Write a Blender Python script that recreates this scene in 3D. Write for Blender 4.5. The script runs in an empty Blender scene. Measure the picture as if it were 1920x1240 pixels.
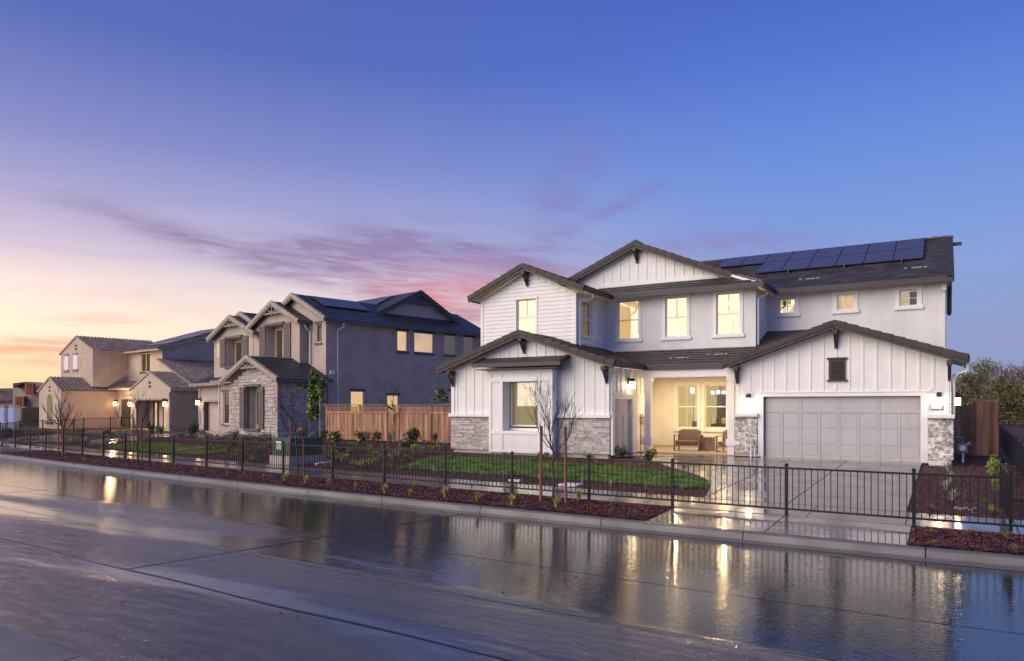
import bpy, math, random
import numpy as np
from mathutils import Vector, Matrix
R = math.radians
rnd = random.Random(7)
nr = np.random.RandomState(5)
sc = bpy.context.scene
col = sc.collection

# ------------------------------------------------------------------ camera
HC = 1.84; PSI = R(31); FPX = 1350.0; HORIZ = 760.0
cam = bpy.data.cameras.new('camera'); camo = bpy.data.objects.new('camera', cam); col.objects.link(camo)
camo.location = (0, 0, HC); camo.rotation_euler = (math.pi/2, 0, PSI)
cam.sensor_width = 36; cam.lens = FPX/1920*36; cam.shift_y = (HORIZ-620)/1920
cam.clip_start = 0.1; cam.clip_end = 3000
sc.camera = camo
# ------------------------------------------------------------------ colour management
sc.view_settings.view_transform = 'Standard'; sc.view_settings.look = 'None'
sc.view_settings.gamma = 1; sc.view_settings.use_curve_mapping = False
sc.view_settings.exposure = 0.32
try:
    sc.cycles.max_bounces = 7; sc.cycles.transparent_max_bounces = 16
    sc.cycles.sample_clamp_indirect = 4.0
except Exception: pass
# ------------------------------------------------------------------ node helper
class N:
    def __init__(s, nt): s.t = nt
    def n(s, typ, **kw):
        x = s.t.nodes.new(typ)
        for k, v in kw.items():
            if k.startswith('i_'):
                k2 = k[2:]; x.inputs[int(k2) if k2.isdigit() else k2.replace('_', ' ')].default_value = v
            else: setattr(x, k, v)
        return x
    def l(s, a, b): s.t.links.new(a, b)
    def m(s, op, a, b=None, c=None, clamp=False):
        x = s.t.nodes.new('ShaderNodeMath'); x.operation = op; x.use_clamp = clamp
        for i, v in enumerate((a, b, c)):
            if v is None: continue
            if isinstance(v, (int, float)): x.inputs[i].default_value = v
            else: s.l(v, x.inputs[i])
        return x.outputs[0]
    def mix(s, f, a, b, typ='MIX'):
        x = s.t.nodes.new('ShaderNodeMix'); x.data_type = 'RGBA'; x.blend_type = typ
        for i, v in ((0, f), (6, a), (7, b)):
            if isinstance(v, (int, float)): x.inputs[i].default_value = v
            elif isinstance(v, (tuple, list)): x.inputs[i].default_value = (*v[:3], 1)
            else: s.l(v, x.inputs[i])
        return x.outputs[2]
    def ramp(s, f, stops, interp='LINEAR'):
        x = s.t.nodes.new('ShaderNodeValToRGB'); x.color_ramp.interpolation = interp
        e = x.color_ramp.elements
        while len(e) < len(stops): e.new(0.5)
        for q, (p, c) in zip(e, stops):
            q.position = p; q.color = (*c, 1) if len(c) == 3 else c
        s.l(f, x.inputs[0]); return x.outputs[0]
# ------------------------------------------------------------------ world
w = bpy.data.worlds.new('World'); sc.world = w; w.use_nodes = True
t = w.node_tree; t.nodes.clear(); n = N(t)
tc = n.n('ShaderNodeTexCoord'); sp = n.n('ShaderNodeSeparateXYZ'); n.l(tc.outputs['Generated'], sp.inputs[0])
X, Y, Z = sp.outputs
GLOW = R(74)                                    # azimuth of the afterglow, counter-clockwise from +Y
gx, gy = -math.sin(GLOW), math.cos(GLOW)
hl = n.m('SQRT', n.m('ADD', n.m('MULTIPLY', X, X), n.m('MULTIPLY', Y, Y)))
a = n.m('DIVIDE', n.m('ADD', n.m('MULTIPLY', X, gx), n.m('MULTIPLY', Y, gy)), n.m('MAXIMUM', hl, 1e-3))
ze = n.m('MAXIMUM', Z, 0.0)
el = n.m('DIVIDE', n.m('ARCSINE', ze), math.pi/2, clamp=True)      # 0 horizon, 1 zenith
d = lambda q: q/90.0
blue = n.ramp(el, [(0, (.23, .255, .43)), (d(5), (.215, .27, .47)), (d(10), (.19, .28, .56)), (d(17), (.125, .225, .57)), (d(24), (.072, .145, .51)), (d(30), (.046, .098, .43)), (d(50), (.05, .095, .34)), (1, (.05, .09, .30))])
glow = n.ramp(el, [(0, (.84, .42, .27)), (d(2.5), (.85, .53, .38)), (d(5), (.84, .66, .52)), (d(8), (.72, .60, .58)), (d(11), (.46, .40, .54)), (d(14.5), (.29, .29, .52)), (d(18), (.17, .20, .46)), (d(25), (.066, .11, .38)), (d(50), (.05, .09, .32)), (1, (.05, .09, .30))])
mr = n.n('ShaderNodeMapRange', interpolation_type='SMOOTHSTEP'); n.l(a, mr.inputs[0]); mr.inputs[1].default_value = .40; mr.inputs[2].default_value = 1.02
base = n.mix(mr.outputs[0], blue, glow)
# clouds: streaks on a high flat layer
zz = n.m('ADD', ze, 0.10)
cu, cv = n.m('DIVIDE', X, zz), n.m('DIVIDE', Y, zz)
ca, sa = math.cos(R(62)), math.sin(R(62))
u2 = n.m('ADD', n.m('MULTIPLY', cu, ca), n.m('MULTIPLY', cv, sa)); v2 = n.m('SUBTRACT', n.m('MULTIPLY', cv, ca), n.m('MULTIPLY', cu, sa))
cb = n.n('ShaderNodeCombineXYZ'); n.l(n.m('MULTIPLY', u2, .42), cb.inputs[0]); n.l(n.m('MULTIPLY', v2, .95), cb.inputs[1])
nz = n.n('ShaderNodeTexNoise', i_Scale=1.15, i_Detail=7.0, i_Roughness=.58, i_Distortion=.55); n.l(cb.outputs[0], nz.inputs['Vector'])
def blob(px, py, wx, wy, rot=0):               # a cloud bank in a given direction of the sky
    ax = math.atan((px-960)/FPX); az = PSI-ax
    e = math.atan((760-py)/FPX*math.cos(ax))
    dx = n.m('SUBTRACT', n.m('ARCTAN2', n.m('MULTIPLY', X, -1), Y), az); dy = n.m('SUBTRACT', n.m('ARCSINE', Z), e)
    c_, s_ = math.cos(rot), math.sin(rot)
    p = n.m('DIVIDE', n.m('ADD', n.m('MULTIPLY', dx, -c_), n.m('MULTIPLY', dy, s_)), wx)
    q = n.m('DIVIDE', n.m('ADD', n.m('MULTIPLY', dx, s_), n.m('MULTIPLY', dy, c_)), wy)
    return n.m('POWER', 2.718, n.m('MULTIPLY', n.m('ADD', n.m('MULTIPLY', p, p), n.m('MULTIPLY', q, q)), -1.0))
bk = blob(740, 472, .13, .036)
for args in ((860, 500, .16, .04), (900, 540, .14, .035), (600, 470, .12, .02), (1090, 300, .06, .05, R(50)), (1180, 375, .10, .012, R(24)), (850, 560, .10, .035), (1290, 460, .16, .020), (380, 460, .20, .02, R(-16)), (60, 650, .12, .022), (170, 600, .08, .012), (1040, 360, .05, .04, R(40))):
    bk = n.m('ADD', bk, n.m('MULTIPLY', blob(*args), .75))
bk = n.m('MINIMUM', bk, 1.0)
nf = n.n('ShaderNodeTexNoise', i_Scale=3.2, i_Detail=6.0, i_Roughness=.6, i_Distortion=.4); n.l(cb.outputs[0], nf.inputs['Vector'])
cm = n.m('MULTIPLY', n.m('SUBTRACT', n.m('ADD', nz.outputs[0], n.m('MULTIPLY', bk, .30)), .50), 4.2, clamp=True)
fade = n.ramp(el, [(0, (.5,)*3), (d(3), (.8,)*3), (d(12), (.8,)*3), (d(22), (.30,)*3), (d(34), (.10,)*3), (1, (.0,)*3)])
wsp = n.n('ShaderNodeTexNoise', i_Scale=5.5, i_Detail=8.0, i_Roughness=.62, i_Distortion=1.1); n.l(cb.outputs[0], wsp.inputs['Vector'])
wf = n.m('MULTIPLY', n.m('SUBTRACT', n.m('ADD', n.m('MULTIPLY', wsp.outputs[0], .7), n.m('MULTIPLY', nf.outputs[0], .6)), .46), 3.2, clamp=True)
cf = n.m('MULTIPLY', n.m('MULTIPLY', cm, fade), n.m('MULTIPLY', n.m('ADD', n.m('MULTIPLY', bk, 1.1), .42), n.m('ADD', wf, .10)), clamp=True)
ccol = n.mix(mr.outputs[0], n.ramp(el, [(0, (.36, .25, .34)), (d(8), (.27, .22, .42)), (d(16), (.15, .17, .44)), (1, (.05, .10, .35))]),
             n.ramp(el, [(0, (.85, .26, .17)), (d(4), (.72, .30, .26)), (d(7), (.34, .22, .29)), (d(12), (.23, .18, .33)), (d(20), (.17, .15, .38)), (1, (.1, .1, .3))]))
pink = blob(860, 555, .12, .035)
ccol = n.mix(n.m('MULTIPLY', pink, .8), ccol, (.62, .22, .24))
skyc = n.mix(cf, base, ccol)
grd = n.m('LESS_THAN', Z, 0.0)
skyc = n.mix(grd, skyc, (.05, .05, .06))
bg = n.n('ShaderNodeBackground'); n.l(skyc, bg.inputs[0]); bg.inputs[1].default_value = 1.0
ni = n.n('ShaderNodeTexSky', sky_type='NISHITA', sun_disc=False, sun_elevation=R(3), sun_rotation=-R(74))
b2 = n.n('ShaderNodeBackground'); n.l(ni.outputs[0], b2.inputs[0]); b2.inputs[1].default_value = 0.008
ad = n.n('ShaderNodeAddShader'); n.l(bg.outputs[0], ad.inputs[0]); n.l(b2.outputs[0], ad.inputs[1])
wo = n.n('ShaderNodeOutputWorld'); n.l(ad.outputs[0], wo.inputs[0])
# low, very soft afterglow light from the left of the street
SAZ, SEL = R(146), R(28)
sd = bpy.data.lights.new('sun', 'SUN'); sd.energy = 3.0; sd.angle = R(62); sd.color = (1, .83, .66)
so = bpy.data.objects.new('sun', sd); col.objects.link(so)
dirv = Vector((-math.sin(SAZ)*math.cos(SEL), math.cos(SAZ)*math.cos(SEL), math.sin(SEL)))
so.rotation_euler = dirv.to_track_quat('Z', 'Y').to_euler()
so.location = dirv*60

# ------------------------------------------------------------------ materials
def mat(name, c, rough=.6, var=.12, vs=3.0, bump=0.0, bs=40.0, metal=0.0, spec=.5, rand=0.0, c2=None, attr=None, stretch=None, coat=0.0, sub=0.0):
    m = bpy.data.materials.new(name); m.use_nodes = True
    n = N(m.node_tree); b = m.node_tree.nodes['Principled BSDF']
    tc = n.n('ShaderNodeTexCoord'); src = tc.outputs['Object']
    if stretch:
        mp = n.n('ShaderNodeMapping'); mp.inputs['Scale'].default_value = stretch; n.l(src, mp.inputs[0]); src = mp.outputs[0]
    nz = n.n('ShaderNodeTexNoise', i_Scale=vs, i_Detail=5.0, i_Roughness=.6); n.l(src, nz.inputs['Vector'])
    f = nz.outputs[0]
    dark = tuple(max(0, x*(1-var*1.6)) for x in c); lite = tuple(min(1, x*(1+var*1.6)) for x in (c2 or c))
    cc = n.ramp(f, [(.32, dark), (.68, lite)])
    if rand or attr:
        oi = n.n('ShaderNodeObjectInfo'); v = oi.outputs['Random']
        if attr:
            at = n.n('ShaderNodeAttribute', attribute_name=attr); v = n.m('FRACT', n.m('ADD', at.outputs['Fac'], v))
        g = n.m('ADD', n.m('MULTIPLY', v, 2*(rand or .15)), 1-(rand or .15))
        cmb = n.n('ShaderNodeCombineColor'); [n.l(g, cmb.inputs[i]) for i in range(3)]
        cc = n.mix(1.0, cc, cmb.outputs[0], 'MULTIPLY')
    n.l(cc, b.inputs['Base Color'])
    n.l(n.m('ADD', n.m('MULTIPLY', f, .16), rough-.08, clamp=True), b.inputs['Roughness'])
    b.inputs['Metallic'].default_value = metal
    b.inputs['Specular IOR Level'].default_value = spec
    if coat: b.inputs['Coat Weight'].default_value = coat; b.inputs['Coat Roughness'].default_value = .05
    if bump:
        n2 = n.n('ShaderNodeTexNoise', i_Scale=bs, i_Detail=4.0); n.l(src, n2.inputs['Vector'])
        bp = n.n('ShaderNodeBump', i_Strength=bump, i_Distance=.02); n.l(n2.outputs[0], bp.inputs['Height']); n.l(bp.outputs[0], b.inputs['Normal'])
    return m
def streaks(m, amt=.10, top=0.0):
    n = N(m.node_tree); b = m.node_tree.nodes['Principled BSDF']; src = b.inputs['Base Color'].links[0].from_socket
    g = n.n('ShaderNodeNewGeometry'); mp = n.n('ShaderNodeMapping'); mp.inputs['Scale'].default_value = (2.2, 2.2, .22); n.l(g.outputs['Position'], mp.inputs[0])
    z = n.n('ShaderNodeTexNoise', i_Scale=2.4, i_Detail=6.0, i_Roughness=.65); n.l(mp.outputs[0], z.inputs['Vector'])
    k = n.ramp(z.outputs[0], [(.42, (0, 0, 0)), (.75, (1, 1, 1))])
    z2 = n.n('ShaderNodeTexNoise', i_Scale=.7, i_Detail=3.0); n.l(g.outputs['Position'], z2.inputs['Vector'])
    s3 = n.n('ShaderNodeSeparateXYZ'); n.l(g.outputs['Position'], s3.inputs[0])
    lo = n.m('MULTIPLY', n.m('SUBTRACT', .75, s3.outputs[2], clamp=True), n.m('MULTIPLY', z.outputs[0], .45))
    f = n.m('ADD', n.m('ADD', n.m('MULTIPLY', k, amt), n.m('MULTIPLY', n.m('SUBTRACT', z2.outputs[0], .45, clamp=True), amt)), lo, clamp=True)
    n.l(n.mix(f, src, (.25, .21, .17)), b.inputs['Base Color'])
def emit(name, c, s, var=0.0):
    m = bpy.data.materials.new(name); m.use_nodes = True; n = N(m.node_tree); m.node_tree.nodes.clear()
    e = n.n('ShaderNodeEmission'); e.inputs[0].default_value = (*c, 1); e.inputs[1].default_value = s
    if var:
        tc = n.n('ShaderNodeTexCoord'); nz = n.n('ShaderNodeTexNoise', i_Scale=.7, i_Detail=2.0); n.l(tc.outputs['Object'], nz.inputs['Vector'])
        n.l(n.m('MULTIPLY', n.m('ADD', n.m('MULTIPLY', nz.outputs[0], 2*var), 1-var), s), e.inputs[1])
    o = n.n('ShaderNodeOutputMaterial'); n.l(e.outputs[0], o.inputs[0]); return m
def glassmat(name, tint=(1, 1, 1), base=.06):
    m = bpy.data.materials.new(name); m.use_nodes = True; n = N(m.node_tree); m.node_tree.nodes.clear()
    tr = n.n('ShaderNodeBsdfTransparent'); tr.inputs[0].default_value = (*tint, 1)
    gl = n.n('ShaderNodeBsdfGlossy'); gl.inputs['Roughness'].default_value = .01
    fr = n.n('ShaderNodeFresnel', i_IOR=1.5)
    mx = n.n('ShaderNodeMixShader'); n.l(n.m('ADD', n.m('MULTIPLY', fr.outputs[0], .9), base, clamp=True), mx.inputs[0]); n.l(tr.outputs[0], mx.inputs[1]); n.l(gl.outputs[0], mx.inputs[2])
    o = n.n('ShaderNodeOutputMaterial'); n.l(mx.outputs[0], o.inputs[0]); return m
M = {}
M['white'] = mat('white_paint', (.80, .79, .77), .5, .03, 2.0, .08, 60)
M['trim'] = mat('white_trim', (.82, .81, .79), .45, .02)
M['stucco'] = mat('white_stucco', (.76, .755, .74), .85, .04, 1.3, .55, 90)
M['tile'] = mat('roof_tile_brown', (.055, .048, .046), .42, .25, 1.5, .35, 60, attr='rnd', rand=.14)
M['rake'] = mat('rake_tile_brown', (.050, .041, .035), .6, .2, 6, .4, 80, rand=.15)
M['fascia'] = mat('fascia_brown', (.055, .043, .041), .5, .1, 4)
M['bracket'] = mat('bracket_dark', (.045, .032, .030), .55, .15, 8)
M['soffit'] = mat('soffit_cream', (.74, .71, .65), .7, .03)
M['stone'] = mat('ledge_stone', (.45, .415, .395), .8, .38, 9, .8, 45, rand=.30, attr='rnd', c2=(.60, .56, .53))
M['mortar'] = mat('mortar', (.22, .20, .195), .9, .1, 12)
M['concrete_base'] = mat('foundation', (.42, .37, .34), .9, .1, 4, .3, 50)
M['garage'] = mat('garage_door_grey', (.47, .455, .46), .5, .04, 1.2)
M['black'] = mat('black_iron', (.009, .010, .012), .45, .1, 10, spec=.3)
M['gray_st'] = mat('grey_stucco', (.45, .375, .32), .88, .09, 1.1, .6, 70)
M['gray_trim'] = mat('slate_trim', (.085, .09, .11), .6, .08, 5)
M['gray_wood'] = mat('taupe_wood', (.27, .23, .205), .6, .12, 6)
M['shutter'] = mat('shutter_brown', (.125, .095, .088), .6, .15, 8, .3, 60, stretch=(1, 1, .1))
M['gray_tile'] = mat('roof_tile_slate', (.042, .046, .054), .4, .22, 1.5, .35, 60, attr='rnd', rand=.25)
M['gray_rake'] = mat('rake_tile_tan', (.34, .30, .24), .6, .2, 6, .3, 60, rand=.12)
M['gstone'] = mat('cut_stone_pink', (.50, .43, .40), .8, .16, 6, .6, 30, rand=.16, attr='rnd')
M['gmortar'] = mat('stone_joint', (.21, .18, .17), .9, .1, 9)
M['tan_st'] = mat('tan_stucco', (.50, .40, .32), .88, .07, 1.1, .5, 70)
M['tan_dk'] = mat('tan_stucco_dark', (.30, .255, .23), .88, .07, 1.1, .5, 70)  # tan stucco in a darker tone
M['barrel'] = mat('barrel_tile', (.17, .125, .115), .5, .25, 1.2, .2, 50, attr='rnd', rand=.30)
M['brick'] = mat('small_dark_opening', (.05, .035, .03), .8)
M['brown_door'] = mat('dark_door', (.045, .032, .022), .5, .15, 8, stretch=(1, 1, .15))
M['pv'] = mat('solar_cell', (.060, .056, .072), .26, .08, 2, spec=.4, coat=0)
M['pvf'] = mat('solar_frame', (.015, .015, .02), .4)
M['downspout'] = mat('white_downspout', (.72, .71, .70), .45, .03)
M['redwood'] = mat('redwood_board', (.35, .185, .105), .7, .28, 5, .4, 60, rand=.28, stretch=(1, 1, .12))
M['redwood_d'] = mat('weathered_board', (.34, .175, .09), .75, .3, 5, .4, 60, rand=.30, stretch=(1, 1, .12))
M['stake'] = mat('lodgepole_stake', (.23, .085, .035), .7, .2, 9, stretch=(1, 1, .1))
M['stake_l'] = mat('pale_stake', (.42, .27, .13), .7, .2, 9, stretch=(1, 1, .1))
M['hip'] = mat('hip_tile_pale', (.17, .14, .125), .6, .2, 6)
M['bark'] = mat('young_bark', (.075, .045, .038), .8, .25, 12)
M['leaf'] = mat('fresh_leaf', (.10, .19, .025), .5, .3, 2.5, rand=.2, c2=(.16, .26, .04))
M['shrub'] = mat('shrub_leaf', (.055, .10, .03), .55, .3, 3, rand=.25)
M['olive'] = mat('olive_leaf', (.13, .14, .085), .6, .3, 3, rand=.25, c2=(.19, .20, .13))
M['lime'] = mat('lime_leaf', (.17, .25, .03), .5, .3, 3, rand=.2)
M['grassy'] = mat('yellow_grass', (.36, .38, .07), .5, .25, 4, rand=.2)
M['pale'] = mat('pale_blue_grass', (.36, .40, .27), .55, .2, 4, rand=.2)
M['yellow'] = mat('yellow_flower', (.75, .50, .02), .5, .1, 5)
M['lawn'] = mat('lawn_blade', (.070, .145, .016), .5, .42, 1.6, c2=(.125, .22, .03))
M['lawn2'] = mat('pale_lawn_blade', (.16, .24, .03), .5, .3, .9, c2=(.24, .32, .05))
M['soil'] = mat('lawn_soil', (.03, .05, .012), .9, .3, 6)
M['mulch'] = mat('mulch_bed', (.070, .024, .013), .8, .45, 14, 1.0, 60)
M['chip'] = mat('mulch_chip', (.125, .040, .022), .55, .3, 3, attr='rnd', rand=.8, spec=.6)
M['pillow'] = mat('taupe_cushion', (.16, .12, .09), .9, .08, 12, .3, 200)
M['wood_arm'] = mat('grey_teak', (.20, .13, .09), .6, .15, 9, stretch=(1, 1, .2))
M['boxgreen'] = mat('utility_green', (.035, .065, .045), .45, .08, 3)
M['sticker'] = mat('white_sticker', (.75, .70, .75), .6, .02)
M['meter'] = mat('meter_grey', (.16, .19, .24), .5, .1, 9)
M['vent'] = mat('vent_metal', (.30, .30, .32), .5, .05)
M['pvc'] = mat('white_pvc', (.75, .75, .77), .4, .03)
M['red'] = mat('red_tag', (.45, .03, .04), .5)
M['glass'] = glassmat('window_glass')
M['glow_wall'] = emit('lit_room_wall', (1, .62, .26), .66, .35)  # room lamplight put into these surfaces as emission, strength set per surface
M['glow_side'] = emit('lit_room_side', (1, .62, .25), .74, .15)
M['glow_ceil'] = emit('lit_room_ceiling', (1, .70, .36), .80, .12)
M['glow_floor'] = emit('lit_room_floor', (1, .6, .28), .38)
M['glow_white'] = emit('lit_room_white', (1, .78, .46), .62, .25)
M['dim_window'] = emit('dim_curtained_window', (.9, .75, .42), .22)
M['glow_olive'] = emit('lit_olive_wall', (.9, .72, .30), .50, .1)
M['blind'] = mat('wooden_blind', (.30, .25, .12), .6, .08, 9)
bp_ = M['blind'].node_tree.nodes['Principled BSDF']; bp_.inputs['Emission Color'].default_value = (.62, .50, .22, 1); bp_.inputs['Emission Strength'].default_value = .16   # glow added to the slats in place of backlight from the room
M['furn'] = mat('dark_furniture', (.10, .075, .05), .7, .2, 6)
M['bulb'] = emit('glowing_lamp_glass', (1, .74, .42), 15)
M['bulb2'] = emit('glowing_bulb', (1, .86, .62), 9)
M['bulb3'] = emit('distant_lamp_glass', (1, .62, .28), 9)
M['rock'] = mat('river_rock', (.30, .24, .20), .8, .3, 6, .6, 20, rand=.3)

for k_, a_ in (('white', .10), ('trim', .07), ('stucco', .12), ('gray_st', .18), ('tan_st', .16), ('garage', .10)): streaks(M[k_], a_)
# wet surfaces -----------------------------------------------------------
def wet(name, c, r0, r1, puddle_scale, bumpf, bumpc, strech=(1, 1, 1), thr=(.45, .6), var=.25, camber=None, coat=0, rough_water=0, lvl=.5, ior=1.5):
    m = bpy.data.materials.new(name); m.use_nodes = True
    n = N(m.node_tree); b = m.node_tree.nodes['Principled BSDF']
    g = n.n('ShaderNodeNewGeometry')
    mp = n.n('ShaderNodeMapping'); mp.inputs['Scale'].default_value = strech; n.l(g.outputs['Position'], mp.inputs[0])
    pz = n.n('ShaderNodeTexNoise', i_Scale=puddle_scale, i_Detail=4.0, i_Distortion=.3); n.l(mp.outputs[0], pz.inputs['Vector'])
    pf = pz.outputs[0]
    if camber:                                   # the road falls towards the kerb, water collects there
        s3 = n.n('ShaderNodeSeparateXYZ'); n.l(g.outputs['Position'], s3.inputs[0])
        yy = n.m('ADD', s3.outputs[1], n.m('MULTIPLY', n.m('MINIMUM', s3.outputs[0], 0), .085))
        pf = n.m('ADD', pf, n.m('MULTIPLY', n.m('SUBTRACT', camber[0], yy), camber[1]))
    p = n.ramp(pf, [(thr[0], (0, 0, 0)), (thr[1], (1, 1, 1))], 'EASE')    # 0 standing water, 1 merely damp
    cz = n.n('ShaderNodeTexNoise', i_Scale=1.3, i_Detail=8.0, i_Roughness=.65); n.l(g.outputs['Position'], cz.inputs['Vector'])
    cc = n.ramp(cz.outputs[0], [(.3, tuple(x*(1-var) for x in c)), (.7, tuple(x*(1+var) for x in c))])
    if rough_water: cc = n.mix(p, cc, n.mix(.3, cc, (.085, .082, .088)))   # sky sheen put into the base colour of the damp part as grey
    n.l(cc, b.inputs['Base Color'])
    rr = n.m('ADD', n.m('MULTIPLY', p, r1-r0), r0); n.l(rr, b.inputs['Roughness'])
    b.inputs['IOR'].default_value = ior; b.inputs['Specular IOR Level'].default_value = lvl
    if coat: b.inputs['Coat Weight'].default_value = coat; n.l(n.m('MULTIPLY', rr, .55), b.inputs['Coat Roughness'])
    mp2 = n.n('ShaderNodeMapping'); mp2.inputs['Scale'].default_value = (1, 2.2, 1); mp2.inputs['Rotation'].default_value = (0, 0, R(-25)); n.l(g.outputs['Position'], mp2.inputs[0])
    f1 = n.n('ShaderNodeTexNoise', i_Scale=13.0, i_Detail=3.0, i_Roughness=.5, i_Distortion=.5); n.l(mp2.outputs[0], f1.inputs['Vector'])
    f2 = n.n('ShaderNodeTexNoise', i_Scale=75.0, i_Detail=4.0, i_Roughness=.7); n.l(g.outputs['Position'], f2.inputs['Vector'])
    h = n.m('ADD', n.m('MULTIPLY', f1.outputs[0], bumpf), n.m('MULTIPLY', n.m('MULTIPLY', f2.outputs[0], p), bumpc))
    if rough_water:                              # wind ruffles the thinner film towards the middle of the road
        mp3 = n.n('ShaderNodeMapping'); mp3.inputs['Scale'].default_value = (.55, 1.6, 1); mp3.inputs['Rotation'].default_value = (0, 0, R(12)); n.l(g.outputs['Position'], mp3.inputs[0])
        f3 = n.n('ShaderNodeTexNoise', i_Scale=4.0, i_Detail=7.0, i_Roughness=.66, i_Distortion=.8); n.l(mp3.outputs[0], f3.inputs['Vector'])
        f4 = n.n('ShaderNodeTexNoise', i_Scale=.5, i_Detail=2.0); n.l(mp.outputs[0], f4.inputs['Vector'])
        h = n.m('ADD', h, n.m('MULTIPLY', n.m('MULTIPLY', f3.outputs[0], n.m('ADD', n.m('MULTIPLY', p, 1.0), n.m('MULTIPLY', n.m('SUBTRACT', f4.outputs[0], .5, clamp=True), .5))), rough_water))
    bp = n.n('ShaderNodeBump', i_Strength=1.0, i_Distance=.01); n.l(h, bp.inputs['Height']); n.l(bp.outputs[0], b.inputs['Normal'])
    return m, n, b, p, g
M['road'], rn, rb, rp, rg = wet('wet_asphalt', (.013, .013, .014), .008, .025, .60, .20, .3, (.12, 1.0, 1), (.48, .62), camber=(6.9, .055), rough_water=2.4, lvl=.9, ior=1.72)
M['conc'] = wet('wet_concrete', (.165, .150, .138), .05, .22, .9, .02, .05, (1, 1, 1), (.40, .62), .12)[0]
M['kerb'] = wet('kerb_concrete', (.115, .112, .115), .34, .60, 1.2, .02, .15, (1, 1, 1), (.3, .7), .18)[0]
M['gutter'] = wet('gutter_concrete', (.12, .115, .115), .10, .32, .8, .05, .15, (.5, 1, 1), (.4, .6), .2)[0]
M['porch'] = wet('porch_floor', (.28, .24, .20), .30, .5, .8, .02, .05, (1, 1, 1), (.4, .6), .1)[0]
M['joint'] = mat('dark_joint', (.04, .038, .036), .7, .1)
M['seam'] = mat('tar_seam', (.012, .012, .014), .35, .2, 8)
M['field'] = mat('far_field', (.07, .075, .04), .9, .3, .05)
M['pond'] = wet('grey_lane', (.10, .11, .13), .25, .4, .1, .02, .02)[0]

# ------------------------------------------------------------------ mesh builder
def fy(pos, s=1): return lambda a, d_, z: (a, pos+d_, z)
def fx(pos): return lambda a, d_, z: (pos-d_, a, z)
class MB:
    def __init__(s, f=None): s.v = []; s.q = []; s.mi = []; s.f = f or (lambda a, b, c: (a, b, c)); s.sm = False
    def pt(s, p): s.v.append(s.f(*p)); return len(s.v)-1
    def face(s, pts, mi=0): s.q.append([s.pt(p) for p in pts]); s.mi.append(mi)
    def box(s, x0, x1, y0, y1, z0, z1, mi=0):
        if x0 > x1: x0, x1 = x1, x0
        if y0 > y1: y0, y1 = y1, y0
        if z0 > z1: z0, z1 = z1, z0
        i = len(s.v); s.v += [s.f(x, y, z) for z in (z0, z1) for x, y in ((x0, y0), (x1, y0), (x1, y1), (x0, y1))]
        for q in ((0, 3, 2, 1), (4, 5, 6, 7), (0, 1, 5, 4), (1, 2, 6, 5), (2, 3, 7, 6), (3, 0, 4, 7)):
            s.q.append([i+k for k in q]); s.mi.append(mi)
        return s
    def prism(s, pa, pb, mi=0):                 # two matching polygons joined by sides
        i = len(s.v); k = len(pa); s.v += [s.f(*p) for p in pa]+[s.f(*p) for p in pb]
        s.q.append([i+j for j in range(k)][::-1]); s.q.append([i+k+j for j in range(k)]); s.mi += [mi, mi]
        for j in range(k):
            s.q.append([i+j, i+(j+1) % k, i+k+(j+1) % k, i+k+j]); s.mi.append(mi)
        return s
    def ext(s, prof, y0, y1, mi=0):             # profile in x,z extruded along y
        return s.prism([(x, y0, z) for x, z in prof], [(x, y1, z) for x, z in prof], mi)
    def beam(s, p, q, w_, h, up=(0, 0, 1)):
        p, q = Vector(p), Vector(q); dd = (q-p).normalized(); sx = dd.cross(Vector(up))
        if sx.length < 1e-3: sx = Vector((1, 0, 0))
        sx.normalize(); sz = sx.cross(dd)
        A = [p+sx*a_*w_/2+sz*b_*h/2 for a_, b_ in ((-1, -1), (1, -1), (1, 1), (-1, 1))]
        B = [x+(q-p) for x in A]
        return s.prism([tuple(x) for x in A], [tuple(x) for x in B])
    def tube(s, pts, rad, seg=6, cap=True):
        pts = [Vector(p) for p in pts]; rings = []
        for k, p in enumerate(pts):
            dd = (pts[min(k+1, len(pts)-1)]-pts[max(k-1, 0)]).normalized()
            a_ = dd.orthogonal().normalized() if k == 0 else (pa - dd*pa.dot(dd)).normalized()
            pa = a_; b_ = dd.cross(a_); r = rad[k] if isinstance(rad, (list, tuple)) else rad
            i = len(s.v)
            for j in range(seg):
                th = 2*math.pi*j/seg; c_ = p+a_*math.cos(th)*r+b_*math.sin(th)*r; s.v.append(s.f(*c_))
            rings.append(i)
        for r0, r1 in zip(rings, rings[1:]):
            for j in range(seg): s.q.append([r0+j, r0+(j+1) % seg, r1+(j+1) % seg, r1+j]); s.mi.append(0)
        if cap:
            s.q.append([rings[0]+j for j in range(seg)][::-1]); s.q.append([rings[-1]+j for j in range(seg)]); s.mi += [0, 0]
        return s
    def mesh(s, name, mats, off=(0, 0, 0)):
        me = bpy.data.meshes.new(name)
        me.from_pydata([(x-off[0], y-off[1], z-off[2]) for x, y, z in s.v], [], s.q)
        for m in (mats if isinstance(mats, (list, tuple)) else [mats]): me.materials.append(m)
        if any(s.mi): me.polygons.foreach_set('material_index', s.mi)
        me.update(); fixn(me); return me
    def build(s, name, mats, parent=None, off=None, **kw):
        if off is None: off = parent.get('_o', (0, 0, 0)) if parent else (0, 0, 0)
        o = bpy.data.objects.new(name, s.mesh(name, mats, off)); col.objects.link(o)
        if parent: o.parent = parent
        if parent and '_o' in parent: o['_o'] = list(parent['_o'])
        tag(o, **kw); return o
import bmesh
def fixn(me):
    bm = bmesh.new(); bm.from_mesh(me); bmesh.ops.recalc_face_normals(bm, faces=bm.faces); bm.to_mesh(me); bm.free()
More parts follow.
